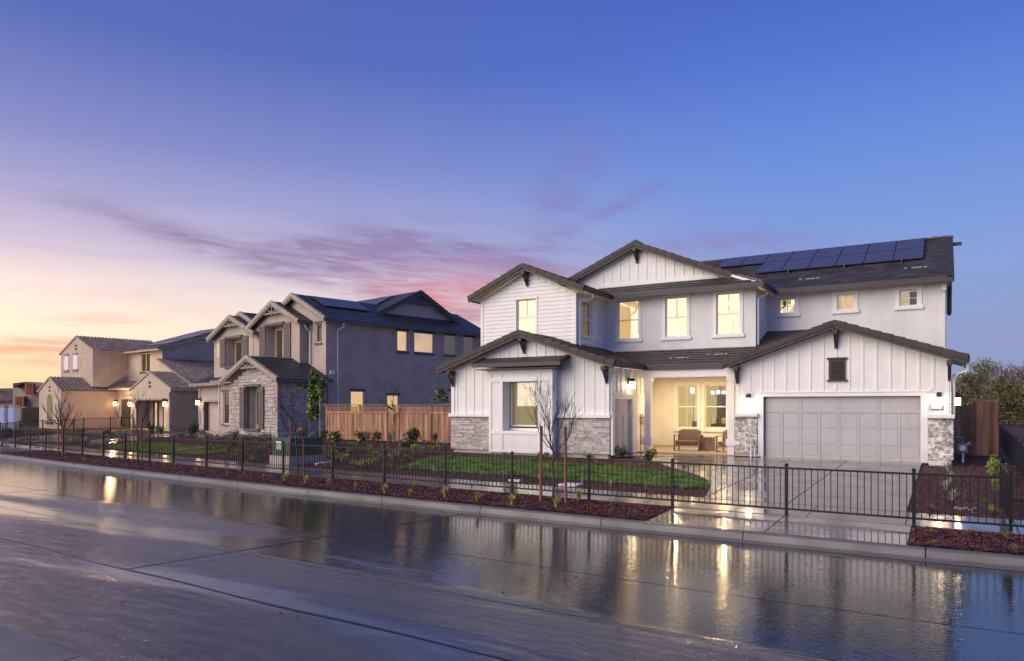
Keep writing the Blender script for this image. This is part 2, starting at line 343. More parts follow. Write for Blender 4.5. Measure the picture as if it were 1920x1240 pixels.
def tag(o, label=None, cat=None, group=None, kind=None):
    if label: o['label'] = label
    if cat: o['category'] = cat
    if group: o['group'] = group
    if kind: o['kind'] = kind
    return o
def empty(name, loc, rz=0, **kw):
    o = bpy.data.objects.new(name, None); col.objects.link(o); o.location = loc; o.rotation_euler = (0, 0, rz); o.empty_display_size = .2
    return tag(o, **kw)
def link(name, me, parent=None, **kw):
    o = bpy.data.objects.new(name, me); col.objects.link(o)
    if parent: o.parent = parent
    return tag(o, **kw)
def npmesh(name, V, F, mats, rv=None, smooth=False):
    V = np.asarray(V, dtype=np.float32); F = np.asarray(F, dtype=np.int32); k = F.shape[1]
    me = bpy.data.meshes.new(name); me.vertices.add(len(V)); me.vertices.foreach_set('co', V.ravel())
    me.loops.add(F.size); me.loops.foreach_set('vertex_index', F.ravel()); me.polygons.add(len(F))
    me.polygons.foreach_set('loop_start', np.arange(0, F.size, k, dtype=np.int32))
    try: me.polygons.foreach_set('loop_total', np.full(len(F), k, dtype=np.int32))
    except Exception: pass
    me.update(calc_edges=True); me.validate(); me.shade_flat()
    for m in (mats if isinstance(mats, (list, tuple)) else [mats]): me.materials.append(m)
    if rv is not None:
        at = me.attributes.new('rnd', 'FLOAT', 'FACE'); at.data.foreach_set('value', np.asarray(rv, dtype=np.float32))
    return me
# view geometry helpers: turn a direction of the calibrated survey photo into a place on a known surface
cs, sn = math.cos(PSI), math.sin(PSI)
def ray(px, py):
    a_ = (px-960)/FPX; return (a_*cs-sn, a_*sn+cs, (HORIZ-py)/FPX)
def onY(px, py, y):
    q = ray(px, py); k = y/q[1]; return (q[0]*k, y, HC+q[2]*k)
def onZ(px, py, z):
    q = ray(px, py); k = (z-HC)/q[2]; return (q[0]*k, q[1]*k, z)
def kerb_y(x): return 12.13+.024*abs(min(x, 0))+.0018*min(x, 0)**2
def sw_front(x): return kerb_y(x)+1.97+.006*min(abs(min(x, 0)), 30)
def sw_back(x): return sw_front(x)+1.52+(.004*min(abs(min(x, 0)), 30))
def gz(x, y):
    dd = y-sw_back(x); return -.20+.12*min(max(dd, 0)/8.5, 1)
def onG(px, py):
    z = -.15
    for _ in range(6):
        p = onZ(px, py, z); z = gz(p[0], p[1]) if p[1] > sw_front(p[0]) else -.235
    return (p[0], p[1], z)
ORD = ['leftmost', 'second from the left', 'third from the left', 'fourth from the left', 'fifth from the left', 'sixth from the left', 'seventh from the left', 'eighth from the left', 'ninth from the left', 'tenth from the left', 'eleventh from the left', 'twelfth from the left', 'thirteenth from the left', 'fourteenth from the left', 'fifteenth from the left', 'sixteenth from the left', 'seventeenth from the left', 'eighteenth from the left', 'nineteenth from the left', 'twentieth from the left', 'twenty-first from the left', 'twenty-second from the left', 'twenty-third from the left', 'twenty-fourth from the left', 'twenty-fifth from the left', 'twenty-sixth from the left', 'twenty-seventh from the left', 'twenty-eighth from the left', 'twenty-ninth from the left', 'thirtieth from the left', 'thirty-first from the left', 'thirty-second from the left']
OFF = {}
_b = MB.build
def _build(s, name, mats, parent=None, off=None, **kw):
    if off is None: off = OFF.get(parent.name, (0, 0, 0)) if parent else (0, 0, 0)
    o = bpy.data.objects.new(name, s.mesh(name, mats, off)); col.objects.link(o)
    if parent: o.parent = parent; OFF[o.name] = off
    return tag(o, **kw)
MB.build = _build
def onX(px, py, x):
    q = ray(px, py); k = x/q[0]; return (x, q[1]*k, HC+q[2]*k)
def F(ax, pos): return fy(pos) if ax == 'y' else fx(pos)
def polyf(pts): return lambda a_: float(np.interp(a_, [p[0] for p in pts], [p[1] for p in pts]))
def wall(par, ax, pos, a0, a1, z0, top, holes, m, th=.16, name='wall'):
    tp = polyf(top) if isinstance(top, list) else (lambda a_: top)
    xs = {a0, a1}
    for h in holes: xs |= {h[0], h[1]}
    if isinstance(top, list): xs |= {p[0] for p in top if a0 < p[0] < a1}
    xs = sorted(x for x in xs if a0-1e-6 <= x <= a1+1e-6)
    b = MB(F(ax, pos))
    for p, q in zip(xs, xs[1:]):
        if q-p < 1e-4: continue
        mid = (p+q)/2; hs = sorted([h for h in holes if h[0] <= mid <= h[1]], key=lambda h: h[2]); z = z0
        for h in hs:
            if h[2] > z: b.box(p, q, 0, th, z, h[2])
            z = h[3]
        b.prism([(p, 0, z), (q, 0, z), (q, 0, tp(q)), (p, 0, tp(p))], [(p, th, z), (q, th, z), (q, th, tp(q)), (p, th, tp(p))])
    return b.build(name, m, par)
def room(par, ax, pos, a0, a1, z0, z1, dep=2.0, back='glow_wall', wide=.35, floor=None, extra=None, side='glow_side'):
    b = MB(F(ax, pos)); A, B_, C, D = a0-wide, a1+wide, (floor if floor is not None else z0-.5), z1+.25
    y0, y1 = .17, .17+dep
    b.face([(A, y1, C), (B_, y1, C), (B_, y1, D), (A, y1, D)], 0)
    b.face([(A, y0, C), (A, y1, C), (A, y1, D), (A, y0, D)], 1); b.face([(B_, y0, C), (B_, y1, C), (B_, y1, D), (B_, y0, D)], 1)
    b.face([(A, y0, D), (B_, y0, D), (B_, y1, D), (A, y1, D)], 2); b.face([(A, y0, C), (B_, y0, C), (B_, y1, C), (A, y1, C)], 3)
    return b.build('lit_room', [M[back], M[side], M['glow_ceil'], M['glow_floor']], par)  # surfaces glow by themselves, no lamp inside the room
def window(par, ax, pos, a0, a1, z0, z1, kind='dh', rec=.05, casing=.10, head=.14, sill=.10, ext=.12, mt='trim', back='glow_wall', fr=.045, dep=2.0, cas_m=None, jamb=True, drape=0, things=(), floor=None, side='glow_side', wide=.35):
    f = F(ax, pos); cm = M[cas_m or mt]
    b = MB(f)
    b.box(a0, a0+fr, rec, rec+.06, z0, z1); b.box(a1-fr, a1, rec, rec+.06, z0, z1)
    b.box(a0+fr, a1-fr, rec, rec+.06, z0, z0+fr); b.box(a0+fr, a1-fr, rec, rec+.06, z1-fr, z1)
    wo_ = b.build('window', M['trim'], par)
    zm = (z0+z1)/2; mid = (a0+a1)/2; xi0, xi1 = a0+fr, a1-fr; g = rec+.035
    def pane(x0, x1, y0, y1, dd=0):
        MB(f).box(x0, x1, g+dd, g+dd+.006, y0, y1).build('pane', M['glass'], wo_)
    def bar(x0, x1, y0, y1, w_=.03): MB(f).box(x0, x1, g-.022, g-.002, y0, y1).build('sash_bar', M['trim'], wo_)
    if kind == 'dh':
        bar(xi0, xi1, zm-.025, zm+.025); bar(mid-.008, mid+.008, zm+.025, z1-fr)
        pane(xi0, xi1, z0+fr, zm); pane(xi0, xi1, zm, z1-fr, .012)
    elif kind == 'dh0':
        bar(xi0, xi1, zm-.025, zm+.025); pane(xi0, xi1, z0+fr, zm); pane(xi0, xi1, zm, z1-fr, .012)
    elif kind == 'grid':
        bar(mid-.012, mid+.012, z0+fr, z1-fr); bar(xi0, mid-.012, zm-.01, zm+.01); bar(mid+.012, xi1, zm-.01, zm+.01)
        pane(xi0, mid, z0+fr, z1-fr); pane(mid, xi1, z0+fr, z1-fr)
    elif kind == 'slide':
        bar(mid-.02, mid+.02, z0+fr, z1-fr); pane(xi0, mid, z0+fr, z1-fr); pane(mid, xi1, z0+fr, z1-fr, .01)
    else: pane(xi0, xi1, z0+fr, z1-fr)
    if casing:
        if jamb:
            MB(f).box(a0-casing, a0, -.03, 0, z0, z1).build('casing', cm, wo_); MB(f).box(a1, a1+casing, -.03, 0, z0, z1).build('casing', cm, wo_)
        MB(f).box(a0-ext-casing*.6, a1+ext+casing*.6, -.05, 0, z1, z1+head).build('head_casing', cm, wo_)
        MB(f).box(a0-ext-casing*.6, a1+ext+casing*.6, -.07, 0, z0-sill, z0).build('sill', cm, wo_)
    if drape:
        MB(f).box(xi0, xi0+(xi1-xi0)*drape, .2, .22, z0, z1).build('curtain', M['glow_olive'], wo_)
    for (u0, u1, v0, v1, dd, mm) in things:
        W, H = xi1-xi0, z1-z0; MB(f).box(xi0+u0*W, xi0+u1*W, dd, dd+.04, z0+v0*H, z0+v1*H).build('furnishing', M[mm], wo_)
    if back: room(wo_, ax, pos, a0, a1, z0, z1, dep, back, floor=floor, side=side, wide=wide)
    return wo_
# ---------------- roof tiles
def tilemesh(barrel=False):
    if barrel:
        prof = [(0, 0), (.12, .055), (.28, .085), (.45, .085), (.61, .055), (.73, 0), (.86, -.012), (1, 0)]; V = []; Fc = []
        for v_, dz in ((0, .03), (1, 0.0)):
            for u_, h in prof: V.append((u_, v_, h+dz))
        k = len(prof)
        for i in range(k-1): Fc.append((i, i+1, k+i+1, k+i))
        for u_, h in prof: V.append((u_, 0, -.01))
        for i in range(k-1): Fc.append((2*k+i, 2*k+i+1, i+1, i))
        return np.array(V, float), np.array(Fc)
    V = [(.006, 0, 0), (.994, 0, 0), (.994, 1, 0), (.006, 1, 0), (.006, 0, .05), (.994, 0, .05), (.994, 1.04, .016), (.006, 1.04, .016)]
    Fc = [(4, 5, 6, 7), (0, 1, 5, 4), (1, 2, 6, 5), (3, 0, 4, 7)]
    return np.array(V, float), np.array(Fc)
TM = {}
def tilemesh_obj(barrel, m):
    k = (barrel, m.name)
    if k not in TM:
        V, Fc = tilemesh(barrel); TM[k] = npmesh('roof_tile', V, Fc, m)
    return TM[k]
BUD = {}
def tiles(roof, O, U, V, poly, m, tw=.33, te=.345, indiv=False, barrel=False):
    O, U, V = Vector(O), Vector(U).normalized(), Vector(V).normalized(); Nn = U.cross(V)
    if Nn.z < 0: U = -U; poly = [(-p, q) for p, q in poly]; Nn = U.cross(V)
    off = Vector(OFF.get(roof.name, (0, 0, 0))); bv, bf = tilemesh(barrel); AV, AF, AR = [], [], []; cnt = 0
    v0, v1 = min(p[1] for p in poly), max(p[1] for p in poly); kk = 0; v_ = v0
    root = roof
    while root.parent: root = root.parent
    while v_ < v1-.05:
        e = min(te, v1-v_); vm = v_+e*.5; us = []
        for (a0, b0), (a1, b1) in zip(poly, poly[1:]+poly[:1]):
            if (b0-vm)*(b1-vm) < 0: us.append(a0+(a1-a0)*(vm-b0)/(b1-b0))
        if len(us) >= 2:
            u0, u1 = min(us), max(us); sh = 0 if barrel else (kk % 2)*.5*tw
            edges = [u0]; q = math.floor(u0/tw)*tw+sh
            while q < u1-.03:
                if q > u0+.03: edges.append(q)
                q += tw
            edges.append(u1)
            for p, q in zip(edges, edges[1:]):
                P = O+U*p+V*v_+Nn*(.002+rnd.uniform(0, .006))
                if indiv and BUD.get(root.name, 0) < 300:
                    BUD[root.name] = BUD.get(root.name, 0)+1
                    o = link('roof_tile', tilemesh_obj(barrel, m), roof)
                    o.matrix_local = Matrix.Translation(P-off) @ Matrix([[U[i]*(q-p), V[i]*e, Nn[i], 0] for i in range(3)]+[[0, 0, 0, 1]])
                else:
                    W = np.array(P-off)+bv[:, :1]*(q-p)*np.array(U)+bv[:, 1:2]*e*np.array(V)+bv[:, 2:]*np.array(Nn)
                    AV.append(W); AF.append(bf+cnt*len(bv)); AR += [rnd.random()]*len(bf); cnt += 1
        v_ += te; kk += 1
    if AV:
        link('tile_field', npmesh('tile_field', np.concatenate(AV), np.concatenate(AF), m, AR), roof, kind='stuff')
def slope(par, pts, m, m_s, tile_m, th=.10, indiv=False, barrel=False, tw=.33, te=.345, notile=False, U=None):
    """a roof plane through 3D points (eave edge first two points)"""
    P = [Vector(p) for p in pts]; Ux = (P[1]-P[0]).normalized(); Nn = None
    for k in range(2, len(P)):
        c_ = Ux.cross(P[k]-P[0])
        if c_.length > .01: Nn = c_.normalized(); break
    if Nn.z < 0: Nn = -Nn
    Vv = Nn.cross(Ux).normalized()
    if Vv.z < 0: Vv = -Vv
    b = MB(); b.prism([tuple(p) for p in P], [tuple(p-Nn*th) for p in P]); b.mi[0] = 1
    r = b.build('roof', [m_s, tile_m], par)
    if not notile: tiles(r, P[0], Ux, Vv, [((p-P[0]).dot(Ux), (p-P[0]).dot(Vv)) for p in P], tile_m, indiv=indiv, barrel=barrel, tw=tw, te=te)
    return r
RK = {}
def rake(par, p0, p1, inward, m, piece=.36, hh=.125, ww=.20, name='rake_tile', barrel=False):
    """tiles along a gable edge from eave p0 to apex p1"""
    p0, p1 = Vector(p0), Vector(p1); S = (p1-p0).normalized(); I = Vector(inward); T = S.cross(I)
    if T.z < 0: T = -T
    k = (m.name, hh, ww, barrel)
    if k not in RK:
        b = MB()
        if barrel: b.tube([(0, ww/2, .02), (1.12, ww/2, -.01)], [.095, .07], 7); 
        else:
            b.prism([(0, -.03, -hh), (0, ww, -hh*.2), (0, ww, .085), (0, -.035, .085)], [(1.06, -.02, -hh+.02), (1.06, ww, -hh*.2), (1.06, ww, .06), (1.06, -.02, .06)])
        RK[k] = b.mesh(name, m)
    off = Vector(OFF.get(par.name, (0, 0, 0))); L = (p1-p0).length; n_ = max(1, round(L/piece)); q = L/n_
    for i in range(n_):
        o = link(name, RK[k], par); P = p0+S*(q*i)-off+T*rnd.uniform(-.004, .006)
        o.matrix_local = Matrix.Translation(P) @ Matrix([[S[j]*q, I[j], T[j], 0] for j in range(3)]+[[0, 0, 0, 1]])
def board(par, p, q, w_, h, m, name='fascia'):
    return MB().beam(p, q, w_, h).build(name, m, par)
SB = {}
def stones(par, ax, pos, a0, a1, z0, z1, m, lo=.18, hi=.5, rh=(.05, .085), prot=(.012, .04), limit=300, joint=.003, skip=None):
    f = F(ax, pos); root = par
    while root.parent: root = root.parent
    z = z0; AV, AF, AR = [], [], []; bf = np.array([(0, 3, 2, 1), (4, 5, 6, 7), (0, 1, 5, 4), (1, 2, 6, 5), (2, 3, 7, 6), (3, 0, 4, 7)])
    if m.name not in SB:
        b = MB(); b.prism([(0, 0, 0), (1, 0, 0), (1, 0, 1), (0, 0, 1)], [(.012, -1, .06), (.985, -.82, .04), (.98, -1, .94), (.02, -.86, .97)])
        SB[m.name] = b.mesh('stone', m)
    off = Vector(OFF.get(par.name, (0, 0, 0)))
    while z < z1-.02:
        h = min(rnd.uniform(*rh), z1-z); h = h if z1-z-h > .03 else z1-z; a_ = a0
        while a_ < a1-.01:
            L = min(rnd.uniform(lo, hi), a1-a_); L = L if a1-a_-L > .08 else a1-a_
            d_ = rnd.uniform(*prot)
            parts_ = [(z, h)]
            if h > .2 and rnd.random() < .5: q_ = rnd.uniform(.35, .65)*h; parts_ = [(z, q_), (z+q_, h-q_)]
            for z_, h_ in ([] if (skip and skip(a_+L/2, z+h/2)) else parts_):
              if True:
                P = Vector(f(a_+joint, 0, z_+joint)); A = Vector(f(1, 0, 0))-Vector(f(0, 0, 0)); D = Vector(f(0, 1, 0))-Vector(f(0, 0, 0))
                if BUD.get(root.name+'s', 0) < limit:
                    BUD[root.name+'s'] = BUD.get(root.name+'s', 0)+1
                    o = link('stone', SB[m.name], par)
                    o.matrix_local = Matrix.Translation(P-off) @ Matrix([[A[i]*(L-2*joint), D[i]*d_, (h_-2*joint if i == 2 else 0), 0] for i in range(3)]+[[0, 0, 0, 1]])
                else:
                    c_ = [tuple(P-off+A*x*(L-2*joint)-D*y*d_+Vector((0, 0, zz_*(h_-2*joint)))) for zz_ in (0, 1) for x, y in ((0, 1), (1, .8), (1, 0), (0, 0))]
                    AF.append(bf+len(AV)*8); AV.append(np.array(c_)); AR += [rnd.random()]*6
            a_ += L
        z += h
    if AV: link('stone_field', npmesh('stone_field', np.concatenate(AV), np.concatenate(AF), m, AR), par, kind='stuff')
def bracket(par, x, yf, zt, arm=.42, post=.62, w_=.09):
    b = MB(); b.box(x-w_*.55, x+w_*.55, yf-.09, yf-.004, zt-post, zt-.1); b.box(x-w_*.85, x+w_*.85, yf-arm, yf-.004, zt-.16, zt)
    b.prism([(x-w_/2, yf-arm+.04, zt-.16), (x-w_/2, yf-arm+.14, zt-.16), (x-w_/2, yf-.06, zt-post+.12), (x-w_/2, yf-.06, zt-post+.02)], [(x+w_/2, yf-arm+.04, zt-.16), (x+w_/2, yf-arm+.14, zt-.16), (x+w_/2, yf-.06, zt-post+.12), (x+w_/2, yf-.06, zt-post+.02)])
    return b.build('bracket', M['bracket'], par)
def battens(par, ax, pos, a0, a1, z0, top, m, step=.406, w_=.065, skip=()):
    tp = polyf(top) if isinstance(top, list) else (lambda q: top); a_ = a0
    while a_ < a1:
        z1 = min(tp(a_-w_/2), tp(a_+w_/2)); segs = [(z0, z1)]
        for s0, s1, t0, t1 in skip:
            if s0 < a_ < s1: segs = [g for p, q in segs for g in ((p, min(q, t0)), (max(p, t1), q)) if g[1]-g[0] > .05]
        for p, q in segs:
            if q-p > .05: MB(F(ax, pos)).box(a_-w_/2, a_+w_/2, -.022, 0, p, q-.005).build('batten', m, par)
        a_ += step
def siding(par, ax, pos, a0, a1, z0, top, m, step=.16, skip=()):
    inv = top if isinstance(top, list) else None; z = z0
    while z < (max(p[1] for p in inv) if inv else top):
        A, B_ = a0, a1
        if inv:
            zz_ = z+step*.9; f = polyf(inv); xs = np.linspace(a0, a1, 400); ok = [x for x in xs if f(x) >= zz_]
            if not ok: break
            A, B_ = ok[0], ok[-1]
        elif z+step > top: break
        segs = [(A, B_)]
        for s0, s1, t0, t1 in skip:
            if t0 < z+step/2 < t1: segs = [g for p, q in segs for g in ((p, min(q, s0)), (max(p, s1), q)) if g[1]-g[0] > .03]
        for p, q in segs:
            b = MB(F(ax, pos)); b.prism([(p, 0, z), (p, -.024, z), (p, -.006, z+step-.004), (p, 0, z+step-.004)], [(q, 0, z), (q, -.024, z), (q, -.006, z+step-.004), (q, 0, z+step-.004)])
            b.build('siding_board', m, par)
        z += step
def downspout(par, pts, m=None, r=.034):
    b = MB()
    for p, q in zip(pts, pts[1:]): b.beam(p, q, r*2, r*1.6)
    return b.build('downspout', m or M['downspout'], par)
def sconce(pos, face, label, group='wall lamps', m='bulb', s=1.0, rz=0.0):
    """square shaded wall lamp; face = rotation so that -y points away from the wall"""
    o = empty('wall_lamp', pos, face, label=label, cat='wall lamp', group=group)
    b = MB(); b.box(-.05*s, .05*s, -.03, 0, .0, .22*s); b.box(-.015, .015, -.13*s, -.03, .14*s, .17*s); b.build('backplate', M['bracket'], o)
    b = MB(); b.box(-.055*s, .055*s, -.19*s, -.08*s, .10*s, .19*s); b.box(-.095*s, .095*s, -.23*s, -.04*s, .085*s, .10*s); b.build('lamp_cap', M['bracket'], o)
    MB().box(-.065*s, .065*s, -.2*s, -.07*s, -.12*s, .083*s).build('lamp_glass', M[m], o)
    return o
# ====================================================================== WHITE HOUSE
HB = (-8.0, 24.0, 0.0)
wh = empty('farmhouse', HB, 0, label='large white two-storey house with dark brown tile roof, stacked stone base and grey garage door', cat='house')
OFF[wh.name] = HB
W_, T_, S_, TL = M['white'], M['trim'], M['stucco'], M['tile']
# --- left one-storey wing
YW = 24.0; AX = -13.85; topW = [(-17.25, 3.26), (AX, 4.50), (-10.35, 3.26)]
wall(wh, 'y', YW, -17.25, -10.35, .05, topW, [(-14.62, -12.98, .95, 2.80)], W_)
battens(wh, 'y', YW, -17.03, -10.4, 1.5, topW, T_, skip=[(-15.3, -12.3, 0, 3.5)])
MB().box(-17.2, -10.4, 24.02, 24.3, -.4, .05).build('foundation', M['concrete_base'], wh)
for a0, a1 in ((-17.30, -15.19), (-12.36, -10.30)):
    bk_ = MB().box(a0, a1, 23.955, 23.998, .07, 1.37).build('stone_backing', M['mortar'], wh)
    stones(bk_, 'y', 23.955, a0, a1, .07, 1.37, M['stone'], limit=300)
    MB().box(a0-.05, a1+.05, 23.83, 23.998, 1.38, 1.50).build('ledge', T_, wh)
MB().box(-17.3, -17.15, 23.965, 24.0, 1.5, 3.2).build('corner_board', T_, wh); MB().box(-10.44, -10.33, 23.965, 24.0, 1.5, 3.2).build('corner_board', T_, wh)
# bay that frames the blind-covered window
B0, B1, YB = -15.17, -12.42, 23.55
wall(wh, 'y', YB, B0, B1, .02, 3.2, [(-14.56, -13.02, .86, 2.74)], W_, th=.10, name='bay_wall')
for x in (B0+.01, B1-.09): MB().box(x, x+.08, 23.65, 23.998, .02, 3.2).build('bay_side', W_, wh)
MB().box(-14.60, -14.56, 23.651, 23.998, .86, 2.78).build('reveal', T_, wh); MB().box(-13.02, -12.98, 23.651, 23.998, .86, 2.78).build('reveal', T_, wh)
MB().box(-14.56, -13.02, 23.651, 23.998, 2.74, 2.78).build('reveal', T_, wh); MB().box(-14.56, -13.02, 23.651, 23.998, .82, .86).build('reveal', T_, wh)
def bb(x0, x1, z0, z1, d0=.025): MB().box(x0, x1, YB-d0, YB-.001, z0, z1).build('panel_board', T_, wh)
bb(B0-.02, B0+.10, .02, 3.2); bb(B1-.10, B1+.02, .02, 3.2)
bb(-14.68, -14.56, .12, 2.74); bb(-13.02, -12.90, .12, 2.74)
for z0, z1 in ((.03, .12), (.74, .86), (2.74, 2.88), (3.08, 3.19)): bb(B0+.10, B1-.10, z0, z1, .03)
bb(-14.68, -14.60, 2.88, 3.08); bb(-12.98, -12.90, 2.88, 3.08)
MB().box(B0+.02, B1-.02, 23.6, 23.99, -.3, .015).build('foundation', M['concrete_base'], wh)
wnd = window(wh, 'y', YW, -14.50, -13.06, 1.02, 2.76, 'fix', casing=0, back=None, fr=.05)
bl = MB()
for k in range(36): bl.box(-14.44, -13.12, .125, .15, 1.09+k*.045, 1.09+k*.045+.033)
bl.box(-14.44, -13.12, .12, .17, 2.66, 2.71); [bl.box(x, x+.02, .115, .12, 1.07, 2.7) for x in (-14.2, -13.4)]
f0 = bl.v; bl.v = [(x, y+24.0, z) for x, y, z in f0]; bl.build('blind', M['blind'], wnd)
MB().box(-14.45, -13.1, 24.3, 24.31, 1.05, 2.7).build('lit_room', M['glow_olive'], wnd)  # glowing panel in place of a lamplit room
# bay shed roof
r_ = slope(wh, [(-15.72, 23.22, 3.42), (-11.92, 23.22, 3.42), (-11.92, 23.99, 3.66), (-15.72, 23.99, 3.66)], M['soffit'], M['fascia'], TL, th=.07, te=.24)
board(wh, (-15.72, 23.20, 3.37), (-11.92, 23.20, 3.37), .03, .15, M['fascia']); MB().box(-15.6, -12.1, 23.25, 23.99, 3.2, 3.23).build('soffit', M['fascia'], wh)
for xx in (-15.74, -11.94): rake(wh, (xx, 23.2, 3.42), (xx, 23.97, 3.66), (1, 0, 0) if xx < -14 else (-1, 0, 0), TL, piece=.27, hh=.12, ww=.1)
# wing side wall with the single garage door
XW = -10.35
wall(wh, 'x', XW, 24.16, 27.65, 0.0, 3.22, [(24.45, 26.2, 0, 2.07)], W_)
battens(wh, 'x', XW, 24.35, 27.6, 2.3, 3.2, T_, step=.40)
dr = MB(fx(XW)).box(24.45, 26.2, .10, .14, 0.02, 2.06).build('side_garage_door', M['garage'], wh)
for y0, y1, z0, z1 in ((24.45, 24.55, .02, 2.05), (24.98, 25.06, .02, 2.05), (25.56, 25.64, .02, 1.45), (26.1, 26.2, .02, 2.05), (24.55, 24.98, 1.45, 1.55), (25.06, 26.1, 1.45, 1.55)): MB(fx(XW)).box(y0, y1, .085, .10, z0, z1).build('door_board', M['garage'], dr)
MB(fx(XW)).box(24.3, 24.45, -.03, 0, 0, 2.2).build('door_casing', T_, wh); MB(fx(XW)).box(26.2, 26.95, -.04, 0, 0, 2.2).build('door_casing', T_, wh); MB(fx(XW)).box(24.3, 26.99, -.06, 0, 2.2, 2.3).build('door_casing', T_, wh); MB(fx(XW)).box(24.45, 26.2, -.03, 0, 2.07, 2.2).build('door_casing', T_, wh)
bk_ = MB(fx(XW)).box(27.02, 27.62, -.04, -.001, .02, 1.37).build('stone_backing', M['mortar'], wh); stones(bk_, 'x', XW+.04, 27.02, 27.62, .02, 1.37, M['stone'])
MB(fx(XW)).box(26.98, 27.68, -.16, -.001, 1.38, 1.50).build('ledge', T_, wh)
wall(wh, 'y', 27.65, -11.05, -10.35, 0, 3.2, [], S_)
# --- porch
wall(wh, 'x', -11.05, 27.81, 30.4, 0, 3.05, [(28.6, 29.1, .3, 2.1)], S_)
window(wh, 'x', -11.05, 28.6, 29.1, .3, 2.1, 'fix', casing=.08, ext=.02, back='glow_olive', dep=.5, wide=.05)
YP = 30.4
pw = [(onY(1269, 724, YP)[0], onY(1308, 724, YP)[0]), (onY(1321, 724, YP)[0], onY(1362.5, 724, YP)[0])]
wall(wh, 'y', YP, -11.05, -6.4, 0, 3.05, [(pw[0][0], pw[0][1], .86, 2.70), (pw[1][0], pw[1][1], .86, 2.70)], S_)
w1 = window(wh, 'y', YP, pw[0][0], pw[0][1], .86, 2.70, 'dh0', casing=.12, ext=.02, head=.10, sill=.14, back='glow_white', dep=2.6, floor=.3, side='glow_olive', wide=.15,
       things=[(.02, .08, .0, 1, 1.1, 'glow_side'), (.24, .27, 0, 1, 1.6, 'furn'), (.48, .51, .25, 1, 1.9, 'glow_floor'), (.50, .82, .02, .15, .7, 'furn'), (.84, 1.0, .03, .17, 1.0, 'glow_floor'), (.26, .40, .82, .95, 1.2, 'bulb2')])
w2 = window(wh, 'y', YP, pw[1][0], pw[1][1], .86, 2.70, 'dh0', casing=.12, ext=.02, head=.10, sill=.14, back='glow_floor', dep=3.0, floor=.3, side='glow_floor', wide=.15,
       things=[(.05, .62, .22, .80, 1.6, 'pillow'), (.30, .52, .40, .74, 1.58, 'furn'), (.66, .72, .05, .80, 1.4, 'glow_white'), (.88, .92, .05, .95, 1.4, 'glow_white'), (.05, .70, .20, .225, .9, 'glow_white'), (.30, .58, .09, .24, .7, 'furn'), (.0, .95, .03, .10, .8, 'furn'),
               (.02, .18, .80, .86, .8, 'bulb2'), (.30, .44, .80, .87, .8, 'bulb2'), (.58, .72, .80, .86, .8, 'bulb2'), (.82, .98, .80, .87, .8, 'bulb2'), (.46, .48, .86, 1.0, .8, 'furn')])
MB().box(-11.05, -6.4, YP-.02, YP-.001, 0, .10).build('baseboard', M['concrete_base'], wh)
MB().box(-11.05, -6.45, 26.9, 30.4, 3.05, 3.09).build('porch_ceiling', T_, wh)
MB().box(-10.35, -6.40, 26.62, 26.90, 2.90, 3.20).build('porch_beam', T_, wh)
for px in (1216, 1371.5):
    xc = onY(px, 800, 26.76)[0]; cb_ = MB(); cb_.box(xc-.12, xc+.12, 26.64, 26.88, -.08, 2.899); c1 = cb_.build('porch_column', T_, wh)
    MB().box(xc-.17, xc+.17, 26.59, 26.93, .36, .60).build('column_band', T_, c1); MB().box(xc-.15, xc+.15, 26.61, 26.91, 2.74, 2.898).build('column_capital', T_, c1)
wall(wh, 'x', -6.46, 26.72, 30.4, 0, 3.2, [], S_, th=.02)
# --- garage wing
YG = 26.56; GX = -3.15; topG = [(-6.48, 3.27), (GX, 4.44), (.2, 3.27)]
wall(wh, 'y', YG, -6.46, .18, -.02, topG, [(-5.52, -.66, 0, 2.14)], W_)
MB().box(.02, .18, 26.72, 40, -.2, 3.2).build('side_wall', S_, wh)
battens(wh, 'y', YG, GX-.406*8, .2, 2.36, topG, T_, skip=[(-3.45, -2.78, 2.66, 3.46)])
for x0, x1 in ((-6.46, -5.72), (-.46, .18)): battens(wh, 'y', YG, x0+.07, x1, 1.5, 2.36, T_, step=.49, w_=.05)
gd = MB().box(-5.52, -.66, 26.70, 26.74, .01, 2.14).build('garage_door', M['garage'], wh)
n8 = 8; pwid = 4.86/8
rows = [(.02, .50), (.515, 1.06), (1.075, 1.585), (1.60, 2.13)]
for i in range(n8):
    for j, (z0, z1) in enumerate(rows[:3]):
        x0 = -5.52+pwid*i; MB().box(x0+.05, x0+pwid-.05, 26.685, 26.70, z0+(.09 if j == 0 else 0), z1-(.04 if j == 2 else 0)).build('garage_panel', M['garage'], gd)
for i in range(4): MB().box(-5.52+pwid*2*i+.05, -5.52+pwid*2*(i+1)-.05, 26.685, 26.70, 1.66, 2.09).build('garage_panel', M['garage'], gd)
for i in range(9): MB().box(-5.52+pwid*i-(.04 if i else 0), -5.52+pwid*i+(.04 if i < 8 else 0), 26.675, 26.70, .01, 1.58).build('garage_stile', M['garage'], gd)
for i in range(5): MB().box(-5.52+2*pwid*i-(.04 if i else 0), -5.52+2*pwid*i+(.04 if i < 4 else 0), 26.675, 26.70, 1.66, 2.135).build('garage_stile', M['garage'], gd)
MB().box(-5.52, -.66, 26.675, 26.70, 1.581, 1.659).build('garage_rail', M['garage'], gd)
MB().box(-5.72, -5.52, 26.53, 26.7, 0, 2.14).build('door_casing', T_, wh); MB().box(-.66, -.46, 26.53, 26.7, 0, 2.14).build('door_casing', T_, wh)
MB().box(-5.72, -.46, 26.53, 26.7, 2.141, 2.27).build('door_casing', T_, wh); MB().box(-5.80, -.38, 26.51, 26.56, 2.271, 2.31).build('door_casing', T_, wh)
